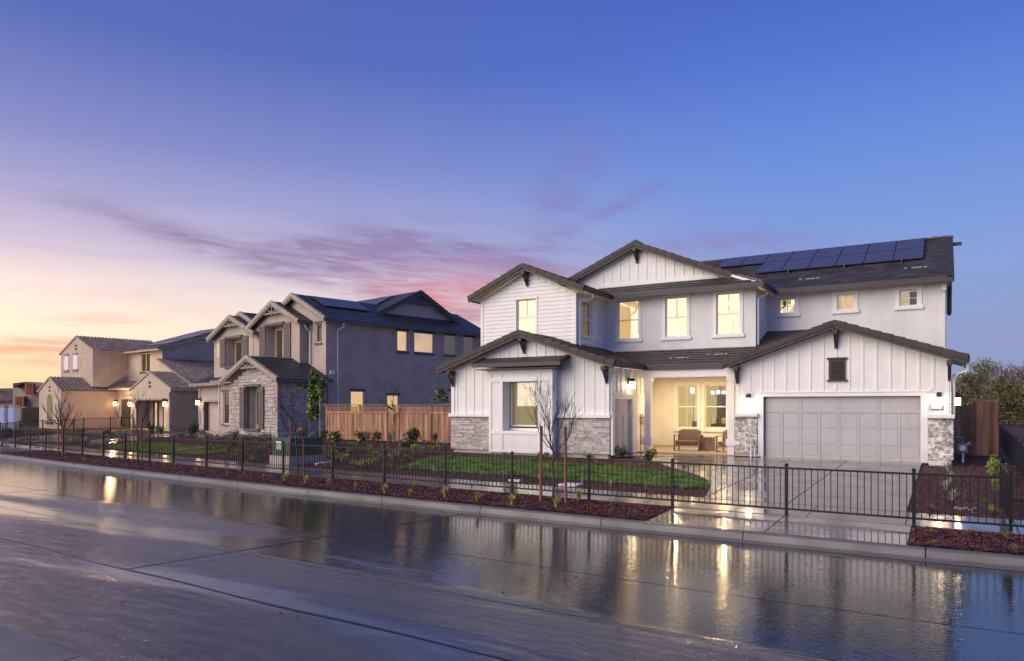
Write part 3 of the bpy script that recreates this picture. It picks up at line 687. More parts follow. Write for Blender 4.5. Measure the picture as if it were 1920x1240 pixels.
for a0, a1 in ((-6.50, -5.73), (-.45, .24)):
    bk_ = MB().box(a0, a1, 26.51, 26.559, .12, 1.42).build('stone_backing', M['mortar'], wh); stones(bk_, 'y', 26.51, a0, a1, .12, 1.42, M['stone'])
    MB().box(a0-.04, a1+.03, 26.38, 26.559, 1.43, 1.55).build('ledge', T_, wh)
    MB().box(a0+.02, a1-.1, 26.53, 26.6, -.25, .115).build('foundation', M['concrete_base'] if a0 < -3 else T_, wh)
bk_ = MB(fx(.18)).box(26.62, 27.2, -.04, -.001, .12, 1.42).build('stone_backing', M['mortar'], wh); stones(bk_, 'x', .22, 26.62, 27.2, .12, 1.42, M['stone'])
vt = MB().box(-3.38, -2.86, 26.50, 26.559, 2.70, 3.40).build('gable_vent', M['bracket'], wh)
for x0, x1, z0, z1 in ((-3.44, -2.80, 3.40, 3.45), (-3.44, -2.80, 2.65, 2.70)): MB().box(x0, x1, 26.47, 26.559, z0, z1).build('vent_trim', M['bracket'], vt)
for k in range(8): MB().prism([(-3.31, 26.498, 2.75+k*.077), (-3.31, 26.46, 2.75+k*.077), (-3.31, 26.498, 2.80+k*.077)], [(-2.93, 26.498, 2.75+k*.077), (-2.93, 26.46, 2.75+k*.077), (-2.93, 26.498, 2.80+k*.077)]).build('louvre', M['bracket'], vt)
# --- upper left wing (lap siding)
YU = 26.0; UX = -14.87; topU = [(-17.16, 6.34), (UX, 7.46), (-12.62, 6.34)]
ux0, ux1 = onY(968.5, 563, YU)[0], onY(1004.5, 600, YU)[0]
wall(wh, 'y', YU, -17.16, -12.62, 3.2, topU, [(ux0, ux1, 4.75, 6.25)], W_)
siding(wh, 'y', YU, -17.05, -12.72, 3.2, topU, W_, skip=[(ux0-.11, ux1+.11, 4.6, 6.36)])
for x in (-17.18, -12.74): MB().box(x, x+.12, YU-.035, YU, 3.2, 6.3).build('corner_board', T_, wh)
window(wh, 'y', YU, ux0, ux1, 4.75, 6.25, 'dh', casing=.10, ext=.05, head=.10, back='glow_white', things=[(.0, .3, 0, 1, 1.2, 'glow_wall'), (.55, .7, .0, .9, 1.5, 'glow_side')])
wy0, wy1 = 26.5, 27.5
wall(wh, 'x', -12.62, 26.16, 28.8, 3.2, 6.4, [(wy0, wy1, 4.68, 6.12)], W_)
siding(wh, 'x', -12.62, 26.1, 28.7, 3.2, 6.4, W_, skip=[(wy0-.1, wy1+.1, 4.56, 6.22)])
window(wh, 'x', -12.62, wy0, wy1, 4.68, 6.12, 'dh', casing=.09, ext=.0, head=.09, back='glow_olive', side='glow_side', things=[(.0, .6, .12, .17, .9, 'bulb2')])
MB(fx(-12.62)).box(28.7, 28.8, -.03, 0, 3.9, 6.4).build('corner_board', T_, wh)
# --- main upper wall
Y2 = 28.8; hs = []
W3 = [(1158.5, 1197.5), (1247.5, 1288.5), (1343, 1388)]
for i, (p, q) in enumerate(W3):
    x0, x1 = onY(p, 600, Y2)[0], onY(q, 600, Y2)[0]; hs.append((x0, x1, 4.64, 6.28))
wall(wh, 'y', Y2, -12.62, -6.28, 3.7, 6.45, hs, S_)
TH = [[(.0, .42, 0, 1, 1.0, 'glow_side'), (.42, .46, 0, 1, 1.3, 'glow_white'), (.60, .95, .10, .17, .9, 'bulb2')],
      [(.0, .16, 0, 1, .5, 'glow_white'), (.60, .63, 0, .75, 1.2, 'furn'), (.22, .30, .06, .20, .9, 'bulb2'), (.72, .78, .05, .2, .9, 'bulb2'), (.40, .95, .60, .62, .9, 'glow_side')],
      [(.0, .07, 0, 1, .5, 'glow_side'), (.36, .39, 0, .40, 1.2, 'glow_floor'), (.20, .32, .80, .84, .9, 'bulb2'), (.12, .5, .87, .885, .9, 'glow_side')]]
for h, th_ in zip(hs, TH): window(wh, 'y', Y2, *h, kind='dh', casing=.11, head=.13, sill=.12, ext=.10, things=th_)
wall(wh, 'x', -6.28, 28.96, 31.0, 3.7, 6.45, [], S_)
Y3 = 31.0; hs = []
for p, q in ((1460.5, 1491.5), (1569.5, 1602), (1686.5, 1721.5)):
    hs.append((onY(p, 570, Y3)[0], onY(q, 570, Y3)[0], 5.58, 6.20))
wall(wh, 'y', Y3, -6.28, .06, 3.2, 6.45, hs, S_)
for h, bkm, th_ in zip(hs, ('glow_olive', 'glow_olive', 'glow_olive'), ([(.0, .22, 0, 1, .6, 'furn'), (.22, 1, .0, .5, 1.0, 'glow_side')], [(.0, 1, 0, 1, .9, 'glow_side')], [(.52, 1.0, 0, 1, .6, 'furn'), (.05, .3, 0, .4, .9, 'glow_wall')])):
    window(wh, 'y', Y3, *h, kind='grid', casing=.13, head=.12, sill=.13, ext=.10, back=bkm, things=th_)
MB(fx(.06)).box(31.16, 40, 0, .16, 3.0, 6.45).build('side_wall', S_, wh)
MB().box(-17.16, -17.0, 26.16, 40, 0, 6.3).build('side_wall', S_, wh)
# central gable
YC = 29.5; topC = [(-13.7, 7.68), (-11.4, 8.66), (-7.8, 7.14)]
topC = [(-14.6, 7.31), (-11.4, 8.66), (-7.75, 7.12)]
wall(wh, 'y', YC, -14.6, -7.75, 6.9, topC, [], W_)
battens(wh, 'y', YC, -11.4-.406*6, -7.9, 7.22, topC, T_)
MB().box(-14, -7.9, YC-.035, YC, 7.0, 7.22).build('frieze', T_, wh)
# --- roofs
ROOF = dict(m=M['soffit'], m_s=M['soffit'], tile_m=TL)
E1 = 3.33; sW = (4.64-E1)/3.9
slope(wh, [(-9.95, 23.55, E1), (-9.95, 26.57, E1), (-13.85, 30.4, 4.64), (-13.85, 23.55, 4.64)], **ROOF, indiv=True)
slope(wh, [(-17.75, 23.55, E1), (-17.75, 30, E1), (-13.85, 30, 4.64), (-13.85, 23.55, 4.64)], **ROOF)
sp_ = (4.87-E1)/(31-26.57); zP = lambda y: E1+sp_*(y-26.57)
slope(wh, [(-9.95, 26.57, E1), (-6.9, 26.57, E1), (-4.67, 28.8, zP(28.8)), (-12.2, 28.8, zP(28.8))], **ROOF, indiv=True)
slope(wh, [(-6.28, 28.8, zP(28.8)), (-4.67, 28.8, zP(28.8)), (-3.15, 30.3, zP(30.3)), (-3.15, 31, zP(31)), (-6.28, 31, zP(31))], **ROOF)
slope(wh, [(-6.9, 26.12, E1), (-6.9, 31, E1), (GX, 31, 4.62), (GX, 26.12, 4.62)], **ROOF)
slope(wh, [(.62, 26.12, E1), (.62, 31, E1), (GX, 31, 4.62), (GX, 26.12, 4.62)], **ROOF)
slope(wh, [(-17.6, 25.6, 6.45), (-17.6, 33, 6.45), (UX, 33, 7.62), (UX, 25.6, 7.62)], **ROOF)
slope(wh, [(-12.10, 25.6, 6.45), (-12.10, 28.3, 6.45), (-14.5, 30.7, 7.48), (UX, 31, 7.62), (UX, 25.6, 7.62)], **ROOF)
slope(wh, [(-12.10, 28.3, 6.48), (-5.9, 28.3, 6.48), (-7.1, 29.5, 7.02), (-13.3, 29.5, 7.02)], **ROOF)
slope(wh, [(-5.9, 28.3, 6.48), (-5.9, 30.5, 6.48), (-11.4, 35.8, 8.80), (-11.4, 29.1, 8.80), (-7.2, 29.1, 7.03)], **ROOF)
slope(wh, [(-16, 29.1, 6.86), (-16, 36, 6.86), (-11.4, 36, 8.80), (-11.4, 29.1, 8.80)], **ROOF)
slope(wh, [(-5.9, 30.5, 6.48), (.30, 30.5, 6.48), (.30, 36.3, 9.03), (-12.0, 36.3, 9.03), (-11.4, 35.8, 8.80)], **ROOF)
slope(wh, [(-12.0, 42.1, 6.48), (.30, 42.1, 6.48), (.30, 36.3, 9.03), (-12.0, 36.3, 9.03)], **ROOF, notile=True)
MB().prism([(.03, 30.9, 6.4), (.03, 41.7, 6.4), (.03, 36.3, 8.85)], [(.06, 30.9, 6.4), (.06, 41.7, 6.4), (.06, 36.3, 8.85)]).build('end_gable', S_, wh)
FA = M['fascia']
for p, q in (((-9.93, 23.6, 3.29), (-9.93, 26.6, 3.29)), ((-9.93, 26.55, 3.29), (-6.95, 26.55, 3.29)), ((-17.77, 23.6, 3.29), (-17.77, 29, 3.29)), ((.64, 26.15, 3.29), (.64, 31, 3.29)), ((-12.08, 25.65, 6.41), (-12.08, 28.3, 6.41)), ((-12.1, 28.28, 6.43), (-5.88, 28.28, 6.43)), ((-5.88, 28.28, 6.43), (-5.88, 30.48, 6.43)), ((-5.9, 30.48, 6.43), (.30, 30.48, 6.43)), ((-17.62, 25.65, 6.41), (-17.62, 32, 6.41))):
    board(wh, p, q, .05, .20, FA)
for (x0, z0), (x1, z1), yf in (((-17.75, E1), (AX, 4.64), 23.55), ((-9.95, E1), (AX, 4.64), 23.55), ((-6.9, E1), (GX, 4.62), 26.12), ((.62, E1), (GX, 4.62), 26.12), ((-17.6, 6.45), (UX, 7.62), 25.6), ((-12.1, 6.45), (UX, 7.62), 25.6), ((-15.2, 7.2), (-11.4, 8.80), 29.1), ((-7.3, 7.07), (-11.4, 8.80), 29.1)):
    rake(wh, (x0, yf, z0), (x1, yf, z1), (0, 1, 0), M['rake'])
    s_ = Vector((x1-x0, 0, z1-z0)).normalized()
    board(wh, (x0, yf+.03, z0-.13), (x1, yf+.03, z1-.13), .04, .15, FA, 'rake_board')
rake(wh, (.27, 30.45, 6.48), (.27, 36.3, 9.03), (-1, 0, 0), TL, piece=.34)
board(wh, (.27, 30.45, 6.36), (.27, 36.3, 8.91), .04, .16, FA, 'rake_board')
rake(wh, (-5.95, 28.33, 6.52), (-7.15, 29.48, 7.06), (.7, .7, 0), M['hip'], piece=.3, ww=.16, hh=.05, name='hip_tile')
def ridge(par, p, q, m): rake(par, p, q, (1, 0, 0) if abs(q[1]-p[1]) > abs(q[0]-p[0]) else (0, 1, 0), m, piece=.38, hh=.02, ww=.12, name='ridge_tile')
ridge(wh, (-12, 36.25, 9.07), (.3, 36.25, 9.07), TL); ridge(wh, (-11.45, 29.2, 8.86), (-11.45, 35.5, 8.86), TL)
for x, yf, zt in ((AX, 24, 4.44), (GX, 26.56, 4.38), (UX, 26.0, 7.40), (-11.4, 29.5, 8.60), (-17.2, 24, 3.22), (-10.42, 24, 3.24), (-6.42, 26.56, 3.24), (.13, 26.56, 3.24)): bracket(wh, x, yf, zt)
MB().box(.2, .62, 35.5, 35.62, 8.55, 8.68).build('outlooker', M['bracket'], wh)
MB().box(.1, .2, 31.5, 31.6, 5.2, 6.3).build('outlooker', M['bracket'], wh)
downspout(wh, [(-12.15, 26.55, 6.35), (-12.15, 26.55, 6.15), (-12.56, 26.2, 6.02), (-12.56, 26.2, 4.2)])
downspout(wh, [(-5.95, 29.2, 6.38), (-5.95, 29.2, 6.16), (-6.22, 28.95, 6.02), (-6.22, 28.95, 4.1)])
downspout(wh, [(-.02, 30.9, 6.35), (-.02, 30.9, 3.4)]); MB().box(-.10, .06, 30.8, 30.95, 6.05, 6.35).build('downspout_head', M['downspout'], wh)
downspout(wh, [(-10.0, 24.3, 3.2), (-10.0, 24.3, 3.05), (-10.28, 24.1, 2.98), (-10.28, 24.06, 1.6), (-10.2, 23.95, 1.5), (-10.2, 23.95, .05)])
downspout(wh, [(.6, 26.4, 3.2), (.6, 26.4, 2.9), (.25, 26.6, 2.8), (.25, 26.75, 1.5)])
# solar array
Vs = Vector((0, 1, .44)).normalized(); pl = 1.80; PV = None
b = MB(); b.box(.012, 1.075, 0, pl-.03, .10, .135); b.box(.03, 1.06, .02, pl-.05, .135, .137, 1); PV = b.mesh('solar_panel', [M['pvf'], M['pv']])
def solar(par, x, y, zf):
    o = link('solar_panel', PV, par); U_ = Vector((1, 0, 0)); Nn = U_.cross(Vs); off = Vector(OFF.get(par.name, (0, 0, 0)))
    o.matrix_local = Matrix.Translation(Vector((x, y, zf(y)))-off) @ Matrix([[U_[i], Vs[i], Nn[i], 0] for i in range(3)]+[[0, 0, 0, 1]])
zR = lambda y: 6.48+.44*(y-30.5)
for k in range(6): solar(wh, -7.2+1.078*k, 33.0, zR)
for k in range(8): solar(wh, -9.36+1.078*k, 34.66, zR)
for x in (-5.8, -3.6, -1.5): MB().box(x, x+.05, 32.75, 33.02, zR(32.8), zR(33)+.14).build('panel_foot', M['pvf'], wh)
for x, y in ((-4.9, 31.6), (-1.1, 31.9), (-9.0, 27.4), (-7.6, 27.7)):
    zf = zR if y > 30 else zP
    for dx, w_ in ((-.25, .1), (0, .35), (.4, .12)): MB().box(x+dx, x+dx+w_, y, y+.14, zf(y)+.05, zf(y)+.09).build('roof_vent', M['vent'], wh)
# things fixed on or standing at the house
sconce((-6.02, 26.555, 1.98), 0, 'square black wall lamp left of the big grey garage door', s=1.25)
sconce((-.15, 26.555, 1.98), 0, 'square black wall lamp above the house number plaque', s=1.25)
sconce((-10.31, 25.75, 2.62), R(90), 'lantern lamp above the narrow side garage door by the porch', s=1.25)
sconce((.20, 27.3, 1.98), R(90), 'lamp on the right side of the garage, glass peeking past the corner', s=1.2)
pq = empty('house_number_plaque', (-.22, 26.53, 1.78), 0, label='small framed house number plaque reading 287 beside the garage door', cat='plaque')
MB().box(-.17, .17, -.03, .02, -.075, .075).build('frame', M['rake'], pq); MB().box(-.15, .15, -.034, -.0305, -.055, .055).build('face', M['sticker'], pq)
tx = bpy.data.curves.new('digits', 'FONT'); tx.body = '287'; tx.size = .11; tx.align_x = 'CENTER'; tx.align_y = 'CENTER'; tx.extrude = .003
to = bpy.data.objects.new('digits_tmp', tx); col.objects.link(to); bpy.context.view_layer.update()
me = bpy.data.meshes.new_from_object(to); bpy.data.objects.remove(to); me.materials.clear(); me.materials.append(M['bracket'])
dg = link('digits', me, pq); dg.rotation_euler = (math.pi/2, 0, 0); dg.location = (0, -.038, 0)
scm = empty('security_camera', onY(1276, 707, 28.2), 0, label='small white dome camera under the porch ceiling', cat='camera')
b = MB(); b.tube([(0, 0, .06), (0, 0, -.02)], .05, 10); b.build('mount', T_, scm); b = MB(); b.tube([(-.02, -.02, 0), (-.12, -.06, .01)], .035, 8); b.build('lens_housing', M['black'], scm)
for x, y, lb in ((-9.4, 28.4, 'lit round downlight in the porch ceiling nearer the entry wall'), (-7.4, 28.4, 'lit round downlight in the porch ceiling nearer the right column')):
    o = empty('downlight', (x, y, 3.045), 0, label=lb, cat='ceiling light', group='porch downlights')
    b = MB(); b.tube([(0, 0, 0), (0, 0, -.02)], .10, 14); b.build('diffuser', M['bulb2'], o)
    ld = bpy.data.lights.new('downlight_lamp', 'AREA'); ld.shape = 'DISK'; ld.size = .25; ld.energy = 80; ld.color = (1, .68, .34)
    lo = bpy.data.objects.new('downlight_lamp', ld); col.objects.link(lo); lo.parent = o; lo.location = (0, 0, -.04)
class Fr:
    def __init__(s, o, yaw): s.o = o; s.a = R(yaw); s.c, s.s = math.cos(s.a), math.sin(s.a)
    def ray(s, px, py):
        q = ray(px, py); return (q[0]*s.c+q[1]*s.s, -q[0]*s.s+q[1]*s.c, q[2])
    def cam(s): x, y = -s.o[0], -s.o[1]; return (x*s.c+y*s.s, -x*s.s+y*s.c)
    def onY(s, px, py, y): q = s.ray(px, py); cx, cy = s.cam(); k = (y-cy)/q[1]; return (cx+q[0]*k, y, HC+q[2]*k)
    def onX(s, px, py, x): q = s.ray(px, py); cx, cy = s.cam(); k = (x-cx)/q[0]; return (x, cy+q[1]*k, HC+q[2]*k)
    def w(s, x, y, z=0): return (s.o[0]+x*s.c-y*s.s, s.o[1]+x*s.s+y*s.c, z)
def truss(par, ax, pos, ac, zt, sl, m, w_=1.0, dd=-.32):
    f = F(ax, pos); b = MB(f); y0, y1 = dd, dd+.08; h = w_*sl
    b.box(ac-w_-.1, ac+w_+.1, y0, y1, zt-h-.06, zt-h+.05); b.box(ac-.04, ac+.04, y0-.02, y1+.02, zt-h-.16, zt-.05)
    for s_ in (-1, 1):
        p = (ac, zt-h+.02); q = (ac+s_*w_*.5, zt-h*.5-.02)
        b.prism([(p[0], y0, p[1]-.04), (q[0], y0, q[1]-.04), (q[0], y0, q[1]+.04), (p[0], y0, p[1]+.04)], [(p[0], y1, p[1]-.04), (q[0], y1, q[1]-.04), (q[0], y1, q[1]+.04), (p[0], y1, p[1]+.04)])
    return b.build('gable_truss', m, par)
def shutter(par, ax, pos, a0, a1, z0, z1, m):
    f = F(ax, pos); o = MB(f).box(a0, a1, -.035, -.002, z0+.02, z1-.02).build('shutter', M['gray_trim'], par); k = 4; ww = (a1-a0)/k
    for i in range(k): MB(f).box(a0+ww*i+.012, a0+ww*(i+1)-.012, -.065, -.036, z0, z1).build('shutter_board', m, o)
    for z in (z0+.22, z1-.32): MB(f).box(a0, a1, -.09, -.066, z, z+.10).build('shutter_batten', m, o)
    return o
# ====================================================================== GREY HOUSE
G = Fr((-32.62, 28.3), -11.6)
gh = empty('stucco_house', (*G.o, 0), G.a, label='grey stucco two-storey house with pinkish cut-stone front wing, brown shutters and slate tile roof', cat='house')
GS, GT, GW = M['gray_st'], M['gray_trim'], M['gray_wood']; GR = dict(m=GT, m_s=GW, tile_m=M['gray_tile'])
topS = [(-5.85, 3.22), (-2.9, 4.40), (0, 3.22)]
GA = (-3.75, -2.07, .43, 2.95)
wf = wall(gh, 'y', .06, -5.85, -.06, -.3, topS, [GA], M['gmortar'], th=.2)
def in_gable(a_, z): return z > polyf(topS)(a_)-.03 or (GA[0] < a_ < GA[1] and GA[2]-.02 < z < GA[3]+.02)
for (p0, p1, q0, q1) in ((-5.85, GA[0], 0, 3.2), (GA[1], 0, 0, 3.2), (GA[0], GA[1], 0, GA[2]), (GA[0], GA[1], GA[3], 3.2)):
    stones(wf, 'y', .06, p0, p1, q0, q1, M['gstone'], lo=.22, hi=.46, rh=(.19, .33), prot=(.045, .06), limit=280, joint=.012)
for z in np.arange(3.2, 4.3, .22):
    hw = (4.36-z-.22)/.40
    if hw > .15: stones(wf, 'y', .06, -2.9-hw, -2.9+hw, z, z+.22, M['gstone'], lo=.22, hi=.46, rh=(.2, .23), prot=(.045, .06), limit=280, joint=.012)
ws = wall(gh, 'x', -.06, .07, 3.3, -.3, 3.2, [], M['gmortar'], th=.2)
stones(ws, 'x', -.06, .0, 3.24, 0, 3.2, M['gstone'], lo=.22, hi=.46, rh=(.19, .33), prot=(.045, .06), limit=300, joint=.012)
def recess(par, ax, pos, a0, a1, z0, z1, dep, m):
    f = F(ax, pos)
    for args in ((a0-.04, a0, 0, dep, z0, z1), (a1, a1+.04, 0, dep, z0, z1), (a0-.04, a1+.04, 0, dep, z1, z1+.04), (a0-.04, a1+.04, 0, dep, z0-.04, z0)): MB(f).box(*args).build('reveal', m, par)
recess(gh, 'y', .10, *GA, .50, GS); wall(gh, 'y', .60, GA[0], GA[1], GA[2], GA[3], [(-3.70, -2.5, .60, 2.75)], GS, th=.1)
window(gh, 'y', .60, -3.70, -2.5, .60, 2.75, 'fix', casing=0, back='glow_olive')
MB().box(GA[0]-.1, GA[1]+.1, -.10, .1, GA[3], GA[3]+.13).build('head_casing', GT, gh); MB().box(GA[0]-.1, GA[1]+.1, -.12, .1, GA[2]-.14, GA[2]).build('sill', GT, gh)
shutter(gh, 'y', -.01, GA[0]-.62, GA[0]-.02, .45, 2.92, M['shutter']); shutter(gh, 'y', -.01, GA[1]+.02, GA[1]+.60, .45, 2.92, M['shutter'])
slope(gh, [(.62, -.4, 3.34), (.62, 3.2, 3.34), (-2.9, 3.2, 4.76), (-2.9, -.4, 4.76)], **GR, indiv=True)
slope(gh, [(-6.3, -.4, 3.40), (-6.3, 3.2, 3.40), (-2.9, 3.2, 4.76), (-2.9, -.4, 4.76)], **GR)
# left one-storey strip and garage
wall(gh, 'y', 1.0, -9.15, -5.85, -.3, 3.2, [(-8.75, -7.9, .58, 2.72)], GS); window(gh, 'y', 1.0, -8.75, -7.9, .58, 2.72, 'fix', casing=.04, mt='trim', back='glow_olive', cas_m='gray_trim', jamb=False)
wall(gh, 'y', 2.0, -14.6, -9.0, -.3, 3.2, [(-13.85, -9.5, 0, 2.07)], GS)
MB().box(-13.85, -9.5, 2.35, 2.4, 0, 2.07).build('garage_door', M['tan_st'], gh); recess(gh, 'y', 2.01, -13.85, -9.5, 0, 2.07, .55, GT)
MB().box(-14.0, -9.3, 1.95, 2.0, 2.07, 2.2).build('head_casing', GW, gh)
slope(gh, [(-15.0, 1.45, 3.36), (-5.9, 1.45, 3.36), (-5.9, 3.2, 4.05), (-15.0, 3.2, 4.05)], **GR); board(gh, (-15.0, 1.43, 3.30), (-9.6, 1.43, 3.30), .05, .2, GW)
slope(gh, [(-9.6, .55, 3.42), (-5.9, .55, 3.42), (-5.9, 2.2, 4.05), (-9.6, 2.2, 4.05)], **GR); board(gh, (-9.6, .53, 3.36), (-5.9, .53, 3.36), .05, .2, GW)
downspout(gh, [(-14.4, 1.5, 3.2), (-14.4, 1.9, 3.0), (-14.4, 1.93, .5)]); downspout(gh, [(-9.2, .62, 3.3), (-9.2, .95, 3.1), (-9.2, .95, .4), (-9.25, .9, 0)])
# upper front
wall(gh, 'y', 3.2, -14.2, 0, 3.0, [(-14.2, 6.9), (-6.9, 6.95), (-3.3, 8.68), (0, 7.06)], [(-1.12, -.46, 5.66, 6.84), (-6.3, -3.6, 4.4, 6.9), (-11.9, -9.0, 4.4, 6.7)], GS)
window(gh, 'y', 3.2, -1.12, -.46, 5.66, 6.84, 'fix', casing=.02, head=.13, sill=.13, ext=.06, cas_m='gray_trim', back='glow_white', jamb=False)
def bay(x0, x1, xc, ze, zt, yb, wn, lf):
    wall(gh, 'y', yb, x0, x1, 3.6, [(x0, ze), (xc, zt), (x1, ze)], [wn], GS); MB().box(x1-.16, x1, yb+.16, 3.2, 3.6, ze).build('bay_side', GS, gh)
    recess(gh, 'y', yb+.16, *wn, .40, GS); A = wn[0]+.12
    wall(gh, 'y', yb+.56, wn[0], wn[1], wn[2], wn[3], [(A, wn[1]-.35, wn[2]+.15, wn[3]-.18)], GS, th=.05)
    window(gh, 'y', yb+.56, A, wn[1]-.35, wn[2]+.15, wn[3]-.18, 'slide', casing=0, back=lf, things=[(.62, 1, 0, 1, .4, 'glow_white')] if xc > -8 else [(.5, .56, 0, 1, .4, 'furn'), (.8, .86, 0, 1, .4, 'furn')])
    MB().box(wn[0]-.08, wn[1]+.08, yb-.14, yb, wn[3], wn[3]+.15).build('head_casing', M['shutter'], gh); MB().box(wn[0]-.08, wn[1]+.08, yb-.1, yb, wn[2]-.14, wn[2]).build('sill', GT, gh)
    shutter(gh, 'y', yb, wn[0]-.82, wn[0]-.04, wn[2], wn[3]+.02, M['shutter']); shutter(gh, 'y', yb, wn[1]+.04, wn[1]+.86, wn[2], wn[3]+.05, M['shutter'])
bay(-7.7, -1.95, -4.75, 6.88, 8.18, 2.6, (-6.04, -3.80, 4.7, 6.98), 'glow_olive')
bay(-13.5, -7.75, -10.4, 6.50, 7.72, 2.6, (-11.63, -9.25, 4.54, 6.50), 'glow_wall')
MB(fy(2.6)).box(-12.95, -12.75, -.03, -.005, 5.25, 6.25).build('slit_window', M['glow_white'], gh)
for x0, x1, xc, ze, zt, yb in ((-8.0, -1.5, -4.75, 7.0, 8.45, 2.2), (-13.85, -7.0, -10.4, 6.62, 8.02, 2.2), (-14.3, -6.6, -10.3, 6.66, 8.32, 2.9)):
    slope(gh, [(x1, yb, ze), (x1, 6, ze), (xc, 6, zt), (xc, yb, zt)], **GR); slope(gh, [(x0, yb, ze), (x0, 6, ze), (xc, 6, zt), (xc, yb, zt)], **GR)
slope(gh, [(.42, 2.8, 7.06), (.42, 17, 7.06), (-3.3, 17, 8.86), (-3.3, 2.8, 8.86)], **GR)
slope(gh, [(-7.0, 2.8, 7.06), (-7.0, 17, 7.06), (-3.3, 17, 8.86), (-3.3, 2.8, 8.86)], **GR, notile=True)
rk = dict(piece=.34, hh=.17, ww=.16); RKM = M['gray_rake']
for x0, x1, xc, ze, zt, yb in ((-6.3, .62, -2.9, 3.36, 4.76, -.4), (-8.0, -1.5, -4.75, 7.0, 8.45, 2.2), (-13.85, -7.0, -10.4, 6.62, 8.02, 2.2), (-14.3, -6.6, -10.3, 6.66, 8.32, 2.9), (-7.0, .42, -3.3, 7.06, 8.86, 2.8)):
    for x in (x0, x1):
        rake(gh, (x, yb, ze), (xc, yb, zt), (0, 1, 0), RKM, **rk); board(gh, (x, yb+.04, ze-.2), (xc, yb+.04, zt-.2), .05, .15, GW, 'rake_board')
truss(gh, 'y', 0, -2.9, 4.50, .40, GW, 1.05); truss(gh, 'y', 2.6, -4.75, 8.2, .44, GW, 1.1); truss(gh, 'y', 2.6, -10.4, 7.78, .41, GW, 1.05)
board(gh, (.44, 2.8, 6.98), (.44, 17, 6.98), .05, .24, GT); board(gh, (.64, -.4, 3.28), (.64, 3.3, 3.28), .05, .24, GT); board(gh, (-1.48, 2.25, 6.93), (-1.48, 3.2, 6.93), .05, .22, GT)
# side wall
SW = [('u', 745, 619.5, 764, 660), ('u', 777, 622, 813, 663), ('u', 833, 627, 853.5, 666), ('u', 869, 631, 888, 668)]
hs = [(G.onX(p, 0, 0)[1], G.onX(q, 0, 0)[1], 5.42, 6.76) for _, p, _, q, _ in SW]
lows = [(4.98, 5.98, .9, 2.72), (7.80, 8.74, .9, 2.50), (12.75, 13.6, .9, 2.82)]
wall(gh, 'x', 0, 3.2+.16, 17, -.3, 7.0, hs+lows, GS)
for k, h in enumerate(hs): window(gh, 'x', 0, *h, kind='fix', dep=1.4, wide=.1, casing=.05, head=.13, sill=.16, ext=.04, cas_m='gray_trim', jamb=False, things=[[(.0, .60, 0, .45, 1.2, 'meter'), (.2, .28, 0, .4, 1.15, 'pvc')], [(.0, 1, 0, .62, 1.4, 'glow_side'), (.85, .88, .0, 1, 1.1, 'glow_white')], [(.0, .60, 0, .45, 1.2, 'meter'), (.2, .28, 0, .4, 1.15, 'pvc')], [(.25, .55, 0, .62, .6, 'meter')]][k])
for k, h in enumerate(lows): window(gh, 'x', 0, *h, kind='fix', casing=.05, head=.15, sill=.1, ext=.06, cas_m='gray_trim', jamb=False, back='glow_white' if k < 2 else 'glow_olive')
downspout(gh, [(.38, 4.2, 6.85), (.38, 4.2, 6.6), (.06, 3.98, 6.45), (.06, 3.98, .2)]); MB(fx(0)).box(3.45, 3.75, -.1, -.003, 3.7, 3.95).build('vent_hood', M['pvc'], gh)
downspout(gh, [(-1.6, 2.7, 6.8), (-1.6, 2.9, 6.5), (-1.6, 3.1, 6.4), (-1.6, 3.1, 4.4)])
wall(gh, 'x', -1.5, 8.2, 15.0, 7.6, [(8.2, 8.0), (11.6, 9.66), (15, 8.0)], [], GS)
for yy in (7.9, 15.3): slope(gh, [(-1.1, yy, 7.95), (-9, yy, 7.95), (-9, 11.6, 9.82), (-1.1, 11.6, 9.82)], **GR)
for yy in (7.9, 15.3): rake(gh, (-1.1, yy, 7.95), (-1.1, 11.6, 9.82), (-1, 0, 0), M['gray_tile'], **rk); board(gh, (-1.14, yy, 7.75), (-1.14, 11.6, 9.62), .05, .15, GT, 'rake_board')
truss(gh, 'x', -1.5, 11.6, 9.60, .5, GT, 1.2)
Vg = Vector((-3.72, 0, 1.8)).normalized(); Ug = Vector((0, 1, 0)); Ng = Ug.cross(Vg); Ng = Ng if Ng.z > 0 else -Ng
def pv2(par, P, U_, V_, Nn, n_, sx=1.15):
    for k in range(n_):
        o = link('solar_panel', PV, par); o.matrix_local = Matrix.Translation(Vector(P)+Vector(U_)*1.18*k) @ Matrix([[U_[i]*1.08, V_[i], Nn[i], 0] for i in range(3)]+[[0, 0, 0, 1]])
pv2(gh, (-1.35, 3.9, 7.93), Ug, Vg, Ng, 3)
Vc = Vector((0, 3.7, 1.87)).normalized(); Uc = Vector((-1, 0, 0)); Nc = Vector((0, -1.87, 3.7)).normalized()
pv2(gh, (-3.4, 9.4, 8.72), Uc, Vc, Nc, 4)
MB().box(-14.2, -14.04, 3.37, 17, 0, 6.8).build('side_wall', GS, gh)
gp = G.w(-14.25, 1.93); sconce((gp[0], gp[1], 2.05), G.a, 'glowing lamp left of the grey house garage', m='bulb3', s=1.5)
gp = G.w(-13.98, 1.95); MB().box(gp[0]-.1, gp[0]+.1, gp[1]-.05, gp[1], 1.55, 1.75).build('house_number_plaque', M['sticker'], label='tiny pale number plaque under the lamp at the grey house garage', cat='plaque')
